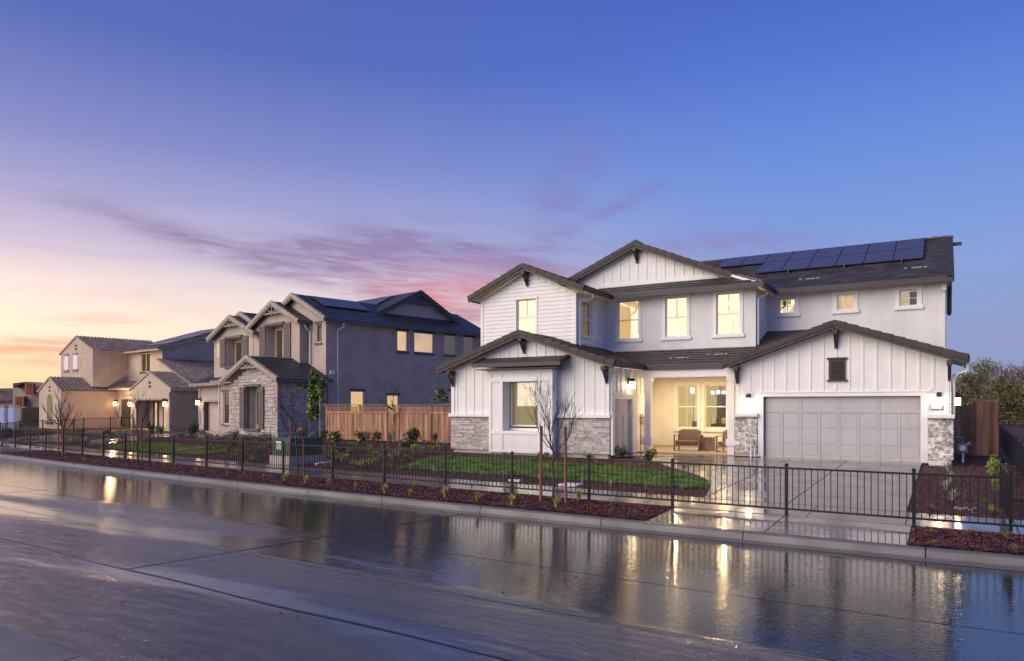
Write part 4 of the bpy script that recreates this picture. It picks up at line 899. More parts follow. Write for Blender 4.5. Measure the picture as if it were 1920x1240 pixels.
# ====================================================================== TAN HOUSE
T = Fr((-49.27, 32.72), -8)
th = empty('mission_house', (*T.o, 0), T.a, label='tan stucco house with barrel tile roofs, arched window and warmly lit entry', cat='house')
TS = M['tan_st']; BR = dict(m=TS, m_s=TS, tile_m=M['barrel']); BT = dict(barrel=True, tw=.30, te=.36)
def gable(x0, x1, y0, y1, zb, ze, zt, holes=(), rear=True, ovh=.3):
    xc = (x0+x1)/2; wall(th, 'y', y0, x0, x1, zb, [(x0, ze), (xc, zt), (x1, ze)], list(holes), TS); s_ = (zt-ze)/(xc-x0); e = ze-s_*.25+.06
    MB().box(x1-.16, x1, y0+.16, y1, zb, ze-.02).build('side_wall', TS, th)
    for k, x in enumerate((x1+.25, x0-.25)):
        slope(th, [(x, y0-.08, e), (x, y1, e), (xc, y1, zt+.06), (xc, y0-.08, zt+.06)], **BR, **BT, indiv=(k == 0), th=.08)
        rake(th, (x, y0-.10, e), (xc, y0-.10, zt+.06), (0, 1, 0), M['gray_rake'], piece=.3, barrel=True, ww=.2, name='barrel_rake_tile')
    for z in (zt-.85, zt-1.15): MB().box(xc-.18, xc+.18, y0-.02, y0+.05, z, z+.18).build('gable_vent', M['brick'], th)
gable(-6.5, 0, 0, 6, -.3, 3.10, 4.34, [(-5.6, -.64, 0, 2.2)])
gable(-17.3, -12.4, -3, 1.4, -.6, 3.05, 4.12)
gable(-19.7, -12.62, -.5, 6, 3.4, 6.5, 7.82)
ar = MB(fy(-3.0)); pts = [(-15.45, .45), (-14.2, .45), (-14.2, 2.15)]+[(-14.825+.625*math.cos(q), 2.15+.62*math.sin(q)) for q in np.linspace(0, math.pi, 12)[1:-1]]+[(-15.45, 2.15)]
ar.prism([(x, -.02, z) for x, z in pts], [(x, -.004, z) for x, z in pts]); aw = ar.build('arched_window', M['dim_window'], th)
MB(fy(-3.0)).box(-15.6, -14.05, -.14, -.003, .3, .43).build('sill', M['brick'], aw)
for x0, x1 in ((-18.85, -17.9), (-16.8, -15.85)):
    z0, z1 = 5.02, 6.30; o = MB(fy(-.5)).box(x0, x1, -.02, -.003, z0, z1).build('blind_window', M['blind'], th); o.data.materials[0] = M['sticker']
    MB(fy(-.5)).box(x0-.1, x1+.1, -.12, -.003, z0-.2, z0-.02).build('sill', GW, o); MB(fy(-.5)).box(x0-.05, x1+.05, -.1, -.003, z1, z1+.12).build('head_casing', GW, o)
# entry, middle storey, big side wall with shed roof
wall(th, 'y', 1.2, -14, -6.4, -.5, 3.4, [], TS); MB().box(-10.9, -9.4, 1.08, 1.19, .0, 2.35).build('entry_panel', M['brown_door'], th)
MB().box(-11.2, -9.1, 1.0, 1.19, 2.62, 2.74).build('head_casing', GW, th); MB().box(-7.5, -6.55, .9, 1.19, 0, 2.45).build('front_door', M['brown_door'], th)
slope(th, [(-13.0, .55, 3.2), (-6.3, .55, 3.2), (-6.3, 2.3, 3.85), (-13, 2.3, 3.85)], **BR, **BT, th=.08)
mw = [(T.onY(264, 660, 2.3)[0], T.onY(281, 660, 2.3)[0], 4.65, 6.25)]
wall(th, 'y', 2.3, -12.62, -6.1, 3.2, 6.5, mw, TS); window(th, 'y', 2.3, *mw[0], kind='slide', casing=.04, head=.1, sill=.12, ext=.05, cas_m='brick', jamb=False, things=[(.3, .5, 0, 1, .5, 'furn'), (.6, 1, .6, .65, .5, 'furn'), (.6, 1, .8, .85, .5, 'furn')])
wall(th, 'x', -6.1, 2.46, 9.5, 3.2, [(2.3, 6.5), (9.5, 8.8)], [], TS)
slope(th, [(-13.5, 1.8, 6.45), (-5.8, 1.8, 6.45), (-5.8, 9.5, 8.95), (-13.5, 9.5, 8.95)], **BR, **BT, th=.14)
Vt = Vector((0, 7.7, 2.5)).normalized(); Nt = Vector((0, -2.5, 7.7)).normalized(); pv2(th, (-11.0, 2.9, 6.84), Vector((1, 0, 0)), Vt, Nt, 4); pv2(th, (-11.0, 4.72, 7.44), Vector((1, 0, 0)), Vt, Nt, 4); pv2(th, (-11.0, 6.54, 8.03), Vector((1, 0, 0)), Vt, Nt, 4)
slope(th, [(.3, 1.8, 3.15), (.3, 12, 3.15), (-6.1, 12, 5.6), (-6.1, 1.8, 5.6)], **BR, **BT, th=.08); rake(th, (.3, 1.75, 3.15), (-6.1, 1.75, 5.6), (0, 1, 0), M['gray_rake'], piece=.3, barrel=True, name='barrel_rake_tile')
wall(th, 'y', 1.9, -6.1, .1, 3.0, [(-6.1, 5.5), (.1, 3.1)], [], TS)
board(th, (.27, -.1, 3.0), (.27, 12, 3.0), .05, .2, TS)
recess(th, 'y', .1, -5.6, -.64, 0, 2.2, .9, TS); MB().box(-5.6, -.64, 1.0, 1.05, 0, 2.2).build('garage_office_wall', M['tan_st'], th)
for x0, x1, mm in ((-5.4, -4.6, 'tan_dk'), (-4.45, -4.0, 'glow_wall'), (-2.95, -2.6, 'glow_wall'), (-2.45, -1.9, 'glow_white'), (-1.25, -.8, 'glow_side')): MB().box(x0, x1, .95, .99, .05, 2.0).build('glazed_door', M[mm], th)
for x in (-4.7, -4.0, -3.05, -2.52, -1.55, -.9): MB().box(x, x+.09, .90, .99, 0, 2.15).build('post', M['brown_door'], th)
MB().box(-5.7, -.5, -.35, -.01, 2.22, 2.34).build('awning', GW, th)
for x, lb in ((-6.2, 'glowing lamp left of the tan house garage opening'), (-.35, 'glowing lamp right of the tan house garage opening')):
    gp = T.w(x, -.01); sconce((gp[0], gp[1], 1.95), T.a, lb, m='bulb3', s=1.5)
gp = T.w(-11.9, 1.19); sconce((gp[0], gp[1], 2.0), T.a, 'glowing lamp on the tan entry wall beside the dark door', m='bulb3', s=1.5)
downspout(th, [(.2, .05, 3.1), (.2, -.05, 2.9), (-.08, -.06, 2.75), (-.08, -.06, 0)])
tl = bpy.data.lights.new('entry_lamp', 'POINT'); tl.energy = 260; tl.color = (1, .66, .32); tl.shadow_soft_size = .15
to = bpy.data.objects.new('entry_lamp', tl); col.objects.link(to); to.location = T.w(-8.8, -.6, 2.5)
# ====================================================================== GROUND
def strip(name, f0, f1, x0, x1, z0, z1, m, step=1.0, **kw):
    xs = np.linspace(x0, x1, max(2, int((x1-x0)/step)+1)); b = MB()
    for p, q in zip(xs, xs[1:]): b.face([(p, f0(p), z0), (q, f0(q), z0), (q, f1(q), z1), (p, f1(p), z1)])
    return b.build(name, m, **kw)
ZR = -.40
b = MB(); b.box(-1500, 1500, -1500, 1500, -3, -.46); b.build('ground', M['field'], kind='structure')
xs = np.concatenate([np.arange(-90, -40, 5), np.arange(-40, 12, 1.0), np.arange(12, 61, 6)]); ds = [0, .5, 1, 2, 3, 4, 5, 6, 7.5, 9, 12, 20, 40, 75]
b = MB()
for p, q in zip(xs, xs[1:]):
    for d0, d1 in zip(ds, ds[1:]):
        P = [(p, sw_back(p)+d0), (q, sw_back(q)+d0), (q, sw_back(q)+d1), (p, sw_back(p)+d1)]
        b.face([(x, y, gz(x, y)-.012) for x, y in P])
b.build('mulch_bed', M['mulch'], kind='structure')
strip('mulch_strip', lambda x: kerb_y(x)+.15, sw_front, -90, -4.66, -.262, -.245, M['mulch'], kind='structure')
strip('mulch_strip', lambda x: kerb_y(x)+.15, sw_front, -.48, 60, -.262, -.245, M['mulch'], kind='structure')
strip('road', lambda x: kerb_y(x)-8.88, lambda x: kerb_y(x)-.30, -150, 70, ZR, ZR, M['road'], step=2, kind='structure')
strip('gutter', lambda x: kerb_y(x)-.30, lambda x: kerb_y(x)-.02, -150, 70, ZR+.004, ZR+.012, M['gutter'], step=2, kind='structure')
strip('road_seam', lambda x: kerb_y(x)-6.83-.02*math.sin(x*1.7), lambda x: kerb_y(x)-6.79-.02*math.sin(x*1.7+.4), -60, 20, ZR+.004, ZR+.004, M['seam'], step=.5, kind='structure')
kb = empty('kerb', (-20, 13, ZR), kind='structure'); OFF[kb.name] = (-20, 13, ZR)
kx = sorted([-.24+2.75*k for k in range(0, 8)]+[-.24, -2.87, -5.47, -8.25, -11.06, -13.64, -16.59, -19.53]+[-19.53-2.85*k for k in range(1, 20)]); kx = sorted(set(round(x, 2) for x in kx))
for p, q in zip(kx, kx[1:]):
    if q-p < .3: continue
    P = lambda x, x2: [(x, kerb_y(x2)-.03, ZR-.05), (x, kerb_y(x2)-.015, ZR+.03), (x, kerb_y(x2)+.012, ZR+.115), (x, kerb_y(x2)+.04, ZR+.135), (x, kerb_y(x2)+.155, ZR+.142), (x, kerb_y(x2)+.155, ZR-.05)]
    MB().prism(P(p+.008, p), P(q-.008, q)).build('kerb_stone', M['kerb'], kb)
strip('kerb_joint', lambda x: kerb_y(x)-.0, lambda x: kerb_y(x)+.15, kx[0], kx[-1], ZR+.02, ZR+.10, M['joint'], kind='structure')
sw = empty('sidewalk', (-20, 15, -.2), kind='structure'); OFF[sw.name] = (-20, 15, -.2)
x = 14.0
while x > -60:
    q = x-1.62; g_ = .008
    MB().prism([(q+g_, sw_front(q), -.30), (x-g_, sw_front(x), -.30), (x-g_, sw_back(x), -.30), (q+g_, sw_back(q), -.30)], [(q+g_, sw_front(q), -.222), (x-g_, sw_front(x), -.222), (x-g_, sw_back(x), -.20), (q+g_, sw_back(q), -.20)]).build('paving_slab', M['conc'], sw)
    x = q
strip('sidewalk_joint', sw_front, sw_back, -60, 14, -.245, -.222, M['joint'], kind='structure')
zd = lambda y: -.195+.19*(y-15.65)/10.9
dv = empty('driveway', (-2.6, 20, -.1), kind='structure'); OFF[dv.name] = (-2.6, 20, -.1)
XL, XRt, XM = -4.57, -.62, -2.78
ys = [15.70, 19.2, 22.9, 26.52]
for y0, y1 in zip(ys, ys[1:]):
    for x0, x1 in ((XL, XM), (XM, XRt)):
        MB().prism([(x0+.012, y0+.008, zd(y0)-.1), (x1-.012, y0+.008, zd(y0)-.1), (x1-.012, y1-.008, zd(y1)-.1), (x0+.012, y1-.008, zd(y1)-.1)], [(x0+.012, y0+.008, zd(y0)), (x1-.012, y0+.008, zd(y0)), (x1-.012, y1-.008, zd(y1)), (x0+.012, y1-.008, zd(y1))]).build('driveway_slab', M['conc'], dv)
for x0, x1 in ((-4.66, -2.56), (-2.56, -.48)):
    MB().prism([(a_, y_, -.34) for a_, y_ in ((x0+.01, 12.30), (x1-.01, 12.30), (x1-.01, 14.12), (x0+.01, 14.15))], [(x0+.01, 12.30, -.262), (x1-.01, 12.30, -.262), (x1-.01, 14.12, -.228), (x0+.01, 14.15, -.228)]).build('apron_slab', M['conc'], dv)
b = MB(); b.face([(XL, 15.66, zd(15.7)-.02), (XRt, 15.66, zd(15.7)-.02), (XRt, 26.5, zd(26.5)-.02), (XL, 26.5, zd(26.5)-.02)]); b.build('slab_joint', M['joint'], dv)
b = MB(); b.face([(-4.66, 12.28, -.28), (-.48, 12.28, -.28), (-.48, 14.2, -.245), (-4.66, 14.2, -.245)]); b.build('slab_joint', M['joint'], dv)
wp = [onG(*p)[:2] for p in ((1331, 914), (1328, 902), (1300, 889), (1262, 879), (1228, 868), (1200, 860), (1160, 857))]
wk = [(XL-.01, 15.72), (-4.6, 16.2)]+wp+[(-10.30, 24.4), (-10.30, 26.60), (-6.52, 26.60), (-6.3, 26.35), (-5.75, 26.30), (-5.72, 26.50), (XL-.01, 26.50)]
b = MB(); b.prism([(x, y, zd(y)-.08) for x, y in wk], [(x, y, zd(y)+.001) for x, y in wk]); b.build('entry_walk', M['conc'], kind='structure')
MB().box(-11.0, -6.47, 26.61, 30.38, -.1, .03).build('porch_floor', M['porch'], kind='structure')
MB().box(-6.45, -5.6, 26.30, 26.50, -.05, .012).build('mulch_pocket', M['mulch'], kind='structure')
# near pavement in the lower left corner
nk = empty('near_pavement', (-8, 2, ZR), kind='structure'); OFF[nk.name] = (-8, 2, ZR)
x = 3.0
while x > -22:
    q = x-1.9
    f_ = lambda a_: kerb_y(a_)-8.90
    MB().prism([(q+.01, f_(q)-1.7, -.45), (x-.01, f_(x)-1.7, -.45), (x-.01, f_(x), -.45), (q+.01, f_(q), -.45)], [(q+.01, f_(q)-1.7, -.34), (x-.01, f_(x)-1.7, -.34), (x-.01, f_(x), -.362), (q+.01, f_(q), -.362)]).build('paving_slab', M['kerb'], nk); x = q
rs = np.random.RandomState(77); V = []
for k in range(240):
    x_ = rs.uniform(-22, 2); y_ = kerb_y(x_)-8.8+8.4*(1-rs.uniform(0, 1)**1.8 if k % 3 else rs.uniform(0, 1)); a_ = rs.uniform(0, 6.28); L = rs.uniform(.012, .04); W = L*rs.uniform(.25, .6); c_, s_ = math.cos(a_), math.sin(a_)
    V += [(x_+c_*L*u_-s_*W*v_, y_+s_*L*u_+c_*W*v_, ZR+.006+.004*(u_+1)) for u_, v_ in ((-1, 0), (0, -1), (1, 0), (0, 1))]
link('road_litter', npmesh('road_litter', np.array(V), np.arange(len(V)).reshape(-1, 4), M['bark']), None, label='small dark leaves and bark bits scattered on the wet road', cat='litter', kind='stuff')
for off_, w_ in ((3.55, .016), (5.3, .012)): strip('road_seam', lambda x: kerb_y(x)-off_-.03*math.sin(x*.9+off_), lambda x: kerb_y(x)-off_+w_-.03*math.sin(x*.9+off_), -60, 20, ZR+.004, ZR+.004, M['seam'], step=.5, kind='structure')
for x_ in (-9.6, -21): b = MB(); b.face([(x_, kerb_y(x_)-6.8, ZR+.004), (x_+.05, kerb_y(x_)-6.8, ZR+.004), (x_+1.15, kerb_y(x_)-.4, ZR+.004), (x_+1.12, kerb_y(x_)-.4, ZR+.004)]); b.build('road_seam', M['seam'], kind='structure')
# paths on the left plots
def sheet(name, px, m, dz=.012, **kw):
    P = [onG(*p) for p in px]; b = MB(); b.face([(x, y, z+dz) for x, y, z in P]); return b.build(name, m, **kw)
sheet('garden_path', [(0, 850), (78, 845), (160, 846), (160, 838), (100, 836), (0, 838)], M['conc'], kind='structure')
sheet('garden_path', [(0, 833), (45, 829), (160, 829), (165, 820), (105, 815), (0, 824)], M['conc'], kind='structure')
sheet('garden_path', [(165, 836), (240, 829), (330, 818), (390, 818), (395, 811), (330, 812), (170, 826)], M['conc'], kind='structure')
sheet('neighbour_driveway', [(345, 819), (412, 824), (425, 816), (409, 810.6), (382, 810.6)], M['conc'], .02, kind='structure')
def inpoly(x, y, P):
    c_ = np.zeros(len(x), bool)
    for (x0, y0), (x1, y1) in zip(P, P[1:]+P[:1]):
        c_ ^= ((y0 > y) != (y1 > y)) & (x < (x1-x0)*(y-y0)/((y1-y0) or 1e-9)+x0)
    return c_
def lawn(px, n_, lb, m='lawn'):
    P = [onG(*p)[:2] for p in px]; b = MB(); b.face([(x, y, gz(x, y)+.006) for x, y in P]); b.build('lawn_soil', M['soil'], kind='structure')
    X0, X1 = min(p[0] for p in P), max(p[0] for p in P); Y0, Y1 = min(p[1] for p in P), max(p[1] for p in P)
    x = nr.uniform(X0, X1, n_*2); y = nr.uniform(Y0, Y1, n_*2); k = inpoly(x, y, P); x, y = x[k][:n_], y[k][:n_]; n2 = len(x)
    z = np.array([gz(a_, b_) for a_, b_ in zip(x, y)]); th_ = nr.uniform(0, 6.28, n2); h = nr.uniform(.03, .065, n2); w_ = nr.uniform(.007, .016, n2); ln = nr.uniform(-.03, .03, (n2, 2))
    V = np.stack([np.stack([x-np.cos(th_)*w_, y-np.sin(th_)*w_, z], 1), np.stack([x+np.cos(th_)*w_, y+np.sin(th_)*w_, z], 1), np.stack([x+ln[:, 0], y+ln[:, 1], z+h], 1)], 1).reshape(-1, 3)
    link('lawn_grass', npmesh('lawn_grass', V, np.arange(n2*3).reshape(-1, 3), M[m]), None, label=lb, cat='lawn', kind='stuff')
    return P
L1 = lawn([(742, 879), (770, 870), (800, 860), (815, 857.5), (900, 858.5), (1000, 865), (1100, 872), (1200, 879), (1270, 887), (1305, 895), (1325, 905), (1331, 911), (1327, 915), (1318, 916), (1270, 915), (1200, 909), (1100, 902), (1000, 896), (900, 888.5), (830, 885), (780, 881)], 90000, 'bright green lawn behind the fence in front of the white house')
L2 = lawn([(203, 838), (240, 831), (300, 831), (360, 836), (400, 840), (441, 844), (420, 848), (385, 852), (330, 851), (260, 846), (215, 842)], 30000, 'yellow-green lawn strip on the left behind the fence', 'lawn2')
# bark chips
def chips(name, pts, lb):
    n_ = len(pts); L_ = nr.uniform(.012, .038, n_); W_c = nr.uniform(.005, .013, n_); a_ = nr.uniform(0, 6.28, n_); t_ = nr.uniform(-.45, .45, (n_, 2)); c_, s_ = np.cos(a_), np.sin(a_); z = pts[:, 2]+nr.uniform(.004, .03, n_)
    V = []
    for u_, v_, k in ((-1, -1, 0), (1, -1, 0), (1, 1, 0), (-1, 1, 0)):
        V.append(np.stack([pts[:, 0]+c_*L_*u_-s_*W_c*v_, pts[:, 1]+s_*L_*u_+c_*W_c*v_, z+L_*u_*t_[:, 0]+W_c*v_*t_[:, 1]], 1))
    V = np.stack(V, 1).reshape(-1, 3); link(name, npmesh(name, V, np.arange(n_*4).reshape(-1, 4), M['chip'], nr.uniform(0, 1, n_)), None, label=lb, cat='mulch', kind='stuff')
def sample(n_, x0, x1, f0, f1, zf, excl=()):
    x = nr.uniform(x0, x1, n_); v = nr.uniform(0, 1, n_); y = np.array([f0(a_)+(f1(a_)-f0(a_))*b_ for a_, b_ in zip(x, v)]); k = np.ones(n_, bool)
    for P in excl: k &= ~inpoly(x, y, P)
    x, y = x[k], y[k]; return np.stack([x, y, np.array([zf(a_, b_) for a_, b_ in zip(x, y)])], 1)
ks = lambda x: kerb_y(x)+.17
S1 = [sample(38000, -15, -4.68, ks, sw_front, lambda a_, b_: -.252), sample(20000, -.46, 6, ks, sw_front, lambda a_, b_: -.252), sample(26000, -38, -15, ks, sw_front, lambda a_, b_: -.252)]
chips('bark_chips', np.concatenate(S1), 'reddish brown bark chips covering the planting strip along the kerb')
WP = [(x, y) for x, y in wk]; PW = [(-11.2, 23.5), (-11.2, 31), (.3, 31), (.3, 26.5), (-.6, 26.5), (-.6, 15), (-4.5, 15), (-4.5, 23)]
S2 = [sample(26000, -24, -4.5, sw_back, lambda x: 23.9, gz, (L1, WP, PW)), sample(14000, -.6, 5, sw_back, lambda x: 30, gz, (PW,)), sample(22000, -40, -17.5, sw_back, lambda x: 29, gz, (L1, L2))]
chips('bark_chips', np.concatenate(S2), 'reddish brown bark chips around the lawns and house walls')
# ====================================================================== IRON FENCES
def picket_mesh(h, w_=.014):
    b = MB(); b.box(-w_/2, w_/2, -w_/2, w_/2, 0, h); return b.mesh('picket', M['black'])
def iron_fence(name, posts, h, lb, z0=None, hb=.14, sp=.112, indiv=300, pw=.055, cap=True, grp=None, budget=None):
    o = empty(name, (posts[0][0], posts[0][1], 0), 0, label=lb, cat='iron fence', group=grp); off = (posts[0][0], posts[0][1], 0); OFF[o.name] = off
    pm = MB(); pm.box(-pw/2, pw/2, -pw/2, pw/2, 0, h+.04); 
    if cap: pm.tube([(0, 0, h+.03), (0, 0, h+.05), (0, 0, h+.075)], [pw*.66, pw*.66, pw*.3], 8)
    pm = pm.mesh('post', M['black']); km = picket_mesh(h-hb-.02); cnt = 0; st = MB()
    zf = z0 if callable(z0) else (lambda x, y: z0)
    for i, (x, y) in enumerate(posts):
        q = link('post', pm, o); q.location = (x-off[0], y-off[1], zf(x, y))
    for (xa, ya), (xb, yb) in zip(posts, posts[1:]):
        za, zb = zf(xa, ya), zf(xb, yb); D = Vector((xb-xa, yb-ya, 0)); L = D.length; ang = math.atan2(D.y, D.x)
        for hh in (h-.02, hb): MB().beam((xa, ya, za+hh), (xb, yb, zb+hh), .03, .034).build('rail', M['black'], o)
        n_ = max(2, round(L/sp))
        for k in range(1, n_):
            u_ = k/n_; x, y, z = xa+(xb-xa)*u_, ya+(yb-ya)*u_, za+(zb-za)*u_+hb
            if cnt < indiv:
                q = link('picket', km, o); q.location = (x-off[0], y-off[1], z); q.rotation_euler = (0, 0, ang); cnt += 1
            else: st.box(x-.008, x+.008, y-.008, y+.008, z, z+h-hb-.02)
    if st.v: st.build('picket_field', M['black'], o, kind='stuff')
    return o
FX = [3.75, 1.62, -.45, -2.53, -4.75, -6.66, -8.69, -10.72, -12.85, -14.92, -17.16, -19.29, -21.38, -23.55, -25.3, -27.28, -29.23, -31.31, -33.39, -35.5, -37.6, -39.8, -42]
iron_fence('iron_fence', [(x, sw_front(x)-.03) for x in FX], .92, 'long low black iron fence along the front of the sidewalk', z0=-.235, indiv=300)
iron_fence('iron_fence', [(.93, 14.35), (.97, 17.4)], .92, 'short black iron fence running back from the front fence at the right edge', z0=-.22, indiv=60, sp=.1, grp='side fences at the right')
iron_fence('iron_fence', [(1.0, 17.45), (1.95, 17.5)], .92, 'short black iron fence panel parallel to the street behind the right corner', z0=-.2, indiv=60, grp='side fences at the right')
iron_fence('iron_fence', [(1.62+.027*k*2.2, 17.5+2.2*k) for k in range(12)], .95, 'black iron fence receding along the right side of the plot', z0=-.13, indiv=150, grp='side fences at the right', sp=.1)
FP = [onZ(*p, -.1)[:2] for p in ((-60, 838), (0, 829), (38, 820), (80, 818), (138, 813), (157, 811), (207, 808), (227, 807), (270, 805))]
iron_fence('iron_fence', FP, .98, 'black iron fence in front of the tan house', z0=-.1, indiv=150, sp=.2)
fl = onZ(1868, 803, -.1); fr_ = onZ(1990, 803, -.1)
iron_fence('iron_fence', [(fl[0]+(fr_[0]-fl[0])*k/5, fl[1]+(fr_[1]-fl[1])*k/5) for k in range(6)], 1.95, 'tall black iron fence far off in front of the green field', z0=-.1, indiv=60, sp=.14)
# ====================================================================== WOOD FENCES
wf_ = empty('wooden_fence', (-23, 28.8, 0), 0, label='reddish wooden board fence with lattice top between the grey and white houses', cat='wooden fence'); OFF[wf_.name] = (-23, 28.8, 0)
xa, xb, yf = -29.25, -17.2, 28.8; x = xa; bd = []
while x < xb:
    w_ = rnd.uniform(.13, .15); zt = 1.40+rnd.uniform(-.004, .004)
    MB().box(x+.003, x+w_-.003, yf-rnd.choice((.0, .0, .018))-.02, yf, -.02, zt).build('board', M['redwood'], wf_); x += w_
for k in range(6):
    px_ = xa+.05+k*(xb-xa-.1)/5; MB().box(px_-.05, px_+.05, yf-.06, yf+.06, -.1, 1.86).build('post', M['redwood'], wf_)
    if k < 5:
        q0, q1 = px_+.05, px_+(xb-xa-.1)/5-.05; lt = MB(); n_ = int((q1-q0)/.085)
        for j in range(n_): lt.box(q0+j*.085, q0+j*.085+.03, yf-.035, yf-.02, 1.5, 1.78)
        for z in (1.52, 1.58, 1.64, 1.70, 1.76): lt.box(q0, q1, yf-.05, yf-.036, z-.012, z+.012)
        lt.build('lattice', M['redwood'], wf_)
        MB().box(q0, q1, yf-.06, yf+.02, 1.41, 1.50).build('rail', M['redwood'], wf_)
MB().box(xa-.1, xb+.1, yf-.09, yf+.07, 1.84, 1.88).build('cap', M['redwood'], wf_)
gt = empty('wooden_gate', (1, 32.4, 0), 0, label='weathered brown wooden gate fence with arched top right of the garage', cat='wooden gate'); OFF[gt.name] = (1, 32.4, 0)
x = .22
while x < 1.70:
    w_ = .135; u_ = (x-.22)/1.48; zt = 1.55+.40*min(1, u_*2.2)**.6
    MB().box(x+.003, x+w_-.003, 32.38-rnd.uniform(0, .02), 32.4, -.06, zt).build('board', M['redwood_d'], gt); x += w_
MB().box(1.62, 1.72, 32.34, 32.42, -.1, 1.98).build('post', M['redwood_d'], gt)
MB().prism([(.75, 32.42, 2.0), (1.72, 32.36, 1.94), (1.72, 32.36, 1.98), (.75, 32.42, 2.05)], [(.75, 33.4, 2.05), (1.72, 32.5, 1.96), (1.72, 32.5, 2.0), (.75, 33.4, 2.10)]).build('cap', M['redwood'], gt)
# ====================================================================== PLANTS
def tuft_mesh(name, m, n_=34, spread=.55, droop=.5, w_=.022, seed=0):
    rs = np.random.RandomState(seed); V = []; Fq = []
    for k in range(n_):
        a_ = rs.uniform(0, 6.28); L = rs.uniform(.65, 1.05); s_ = rs.uniform(.1, 1)*spread; ww = w_*rs.uniform(.6, 1.2); bx, by = rs.uniform(-.07, .07, 2); pa = a_+1.57; i = len(V)
        for j, u_ in enumerate((0, .4, .75, 1)):
            r = s_*u_**1.5; z = L*(u_-droop*s_*u_*u_*.8); wj = ww*(1-u_)**.6 if j < 3 else 0.001
            cx, cy = bx+math.cos(a_)*r, by+math.sin(a_)*r
            V += [(cx-math.cos(pa)*wj, cy-math.sin(pa)*wj, z), (cx+math.cos(pa)*wj, cy+math.sin(pa)*wj, z)]
        for j in range(3): Fq.append((i+2*j, i+2*j+1, i+2*j+3, i+2*j+2))
    return npmesh(name, V, Fq, m)
def leafcloud(rs, n_, ctr, rad, size, flat=.5, shell=.35):
    d_ = rs.normal(size=(n_, 3)); d_ /= np.linalg.norm(d_, axis=1)[:, None]; r = (shell+(1-shell)*rs.uniform(0, 1, n_)**.5)[:, None]
    P = np.array(ctr)+d_*r*np.array(rad); P += rs.normal(size=(n_, 3))*np.array(rad)*.08
    u_ = rs.normal(size=(n_, 3)); u_ /= np.linalg.norm(u_, axis=1)[:, None]; v_ = np.cross(u_, rs.normal(size=(n_, 3))); v_ /= np.linalg.norm(v_, axis=1)[:, None]
    s_ = (size*rs.uniform(.6, 1.4, n_))[:, None]
    return np.stack([P-u_*s_, P-v_*s_*flat, P+u_*s_, P+v_*s_*flat], 1).reshape(-1, 3)
def shrub_mesh(name, m, n_=260, seed=0, flowers=0, stems=7, size=.075, lobes=5, up=1.0):
    rs = np.random.RandomState(seed); Vs_ = []; 
    for k in range(lobes):
        a_ = rs.uniform(0, 6.28); r = rs.uniform(.1, .36); c_ = (math.cos(a_)*r, math.sin(a_)*r, rs.uniform(.38, .72)*up); q = rs.uniform(.18, .32)
        Vs_.append(leafcloud(rs, n_//lobes, c_, (q, q, q*1.1), size))
    V = np.concatenate(Vs_); nl = len(V)//4; Fq = [list(r_) for r_ in np.arange(nl*4).reshape(-1, 4)]; mi = [0]*nl
    me_b = MB(); 
    for k in range(stems):
        a_ = rs.uniform(0, 6.28); me_b.tube([(0, 0, 0), (math.cos(a_)*.12, math.sin(a_)*.12, .3), (math.cos(a_)*.28, math.sin(a_)*.28, .75*up)], [.014, .01, .005], 4, cap=False)
    i0 = len(V); V = np.concatenate([V, np.array(me_b.v)]); Fq += [[j+i0 for j in q] for q in me_b.q]; mi += [1]*len(me_b.q)
    if flowers:
        fl_ = leafcloud(rs, flowers, (0, 0, .60*up), (.45, .45, .42*up), .05, flat=.95, shell=.85); i0 = len(V); V = np.concatenate([V, fl_]); nf_ = len(fl_)//4
        Fq += [list(r_+i0) for r_ in np.arange(nf_*4).reshape(-1, 4)]; mi += [2]*nf_
    me = npmesh(name, V, np.array(Fq), [m, M['bark'], M['yellow']]); me.polygons.foreach_set('material_index', mi[:len(me.polygons)]); return me
TU = {k: [tuft_mesh('grass_tuft', M[m], n_, sp, dr, w_, s_) for s_ in range(3)] for k, (m, n_, sp, dr, w_) in dict(kerb=('grassy', 40, .55, .3, .042), pale=('pale', 60, .75, .45, .022), low=('lime', 40, 1.4, .75, .04), green=('lime', 70, 1.1, .6, .03)).items()}
SH = {k: [shrub_mesh('shrub', M[m], n_, s_, fl_, size=sz, lobes=lo) for s_ in range(3)] for k, (m, n_, fl_, sz, lo) in dict(green=('shrub', 420, 0, .07, 6), olive=('olive', 380, 0, .055, 6), yellow=('shrub', 460, 60, .07, 6), lime=('lime', 380, 0, .06, 6), bud=('lime', 300, 12, .05, 5)).items()}
def place(mesh_list, name, px, py, hpx, wpx=None, i=0, **kw):
    x, y, z = onG(px, py); zc = -x*sn+y*cs; h = hpx*zc/FPX; wd = (wpx or hpx)*zc/FPX
    o = link(name, mesh_list[i % len(mesh_list)], None, **kw); o.location = (x, y, z-.005); o.scale = (wd, wd, h); o.rotation_euler = (0, 0, (px*7.3) % 6.28); return o
KT = [(140, 872, 8), (157, 867, 10), (179, 868, 8), (213, 859, 6), (232, 862, 7), (305, 876, 9), (327, 878, 11), (368, 885, 10), (425, 891, 9), (458, 893, 9), (493, 897, 10), (534, 903, 20), (551, 888, 6), (573, 907, 18), (616, 910, 17), (630, 898, 12), (667, 917, 15), (678, 902, 13), (710, 906, 12), (721, 925, 20), (768, 930, 16), (778, 912, 15), (835, 934, 26), (884, 919, 13), (895, 942, 24), (946, 925, 14), (960, 947, 26), (1043, 952, 24), (1084, 939, 26)]
for i, (px, py, h) in enumerate(KT):
    place(TU['kerb'], 'grass_tuft', px, py, h, h*.95, i, label='%s grass clump in the bark strip beside the kerb, %s' % ('small' if h < 13 else 'tall', ORD[i]), cat='grass clump', group='grass clumps in the kerb strip')
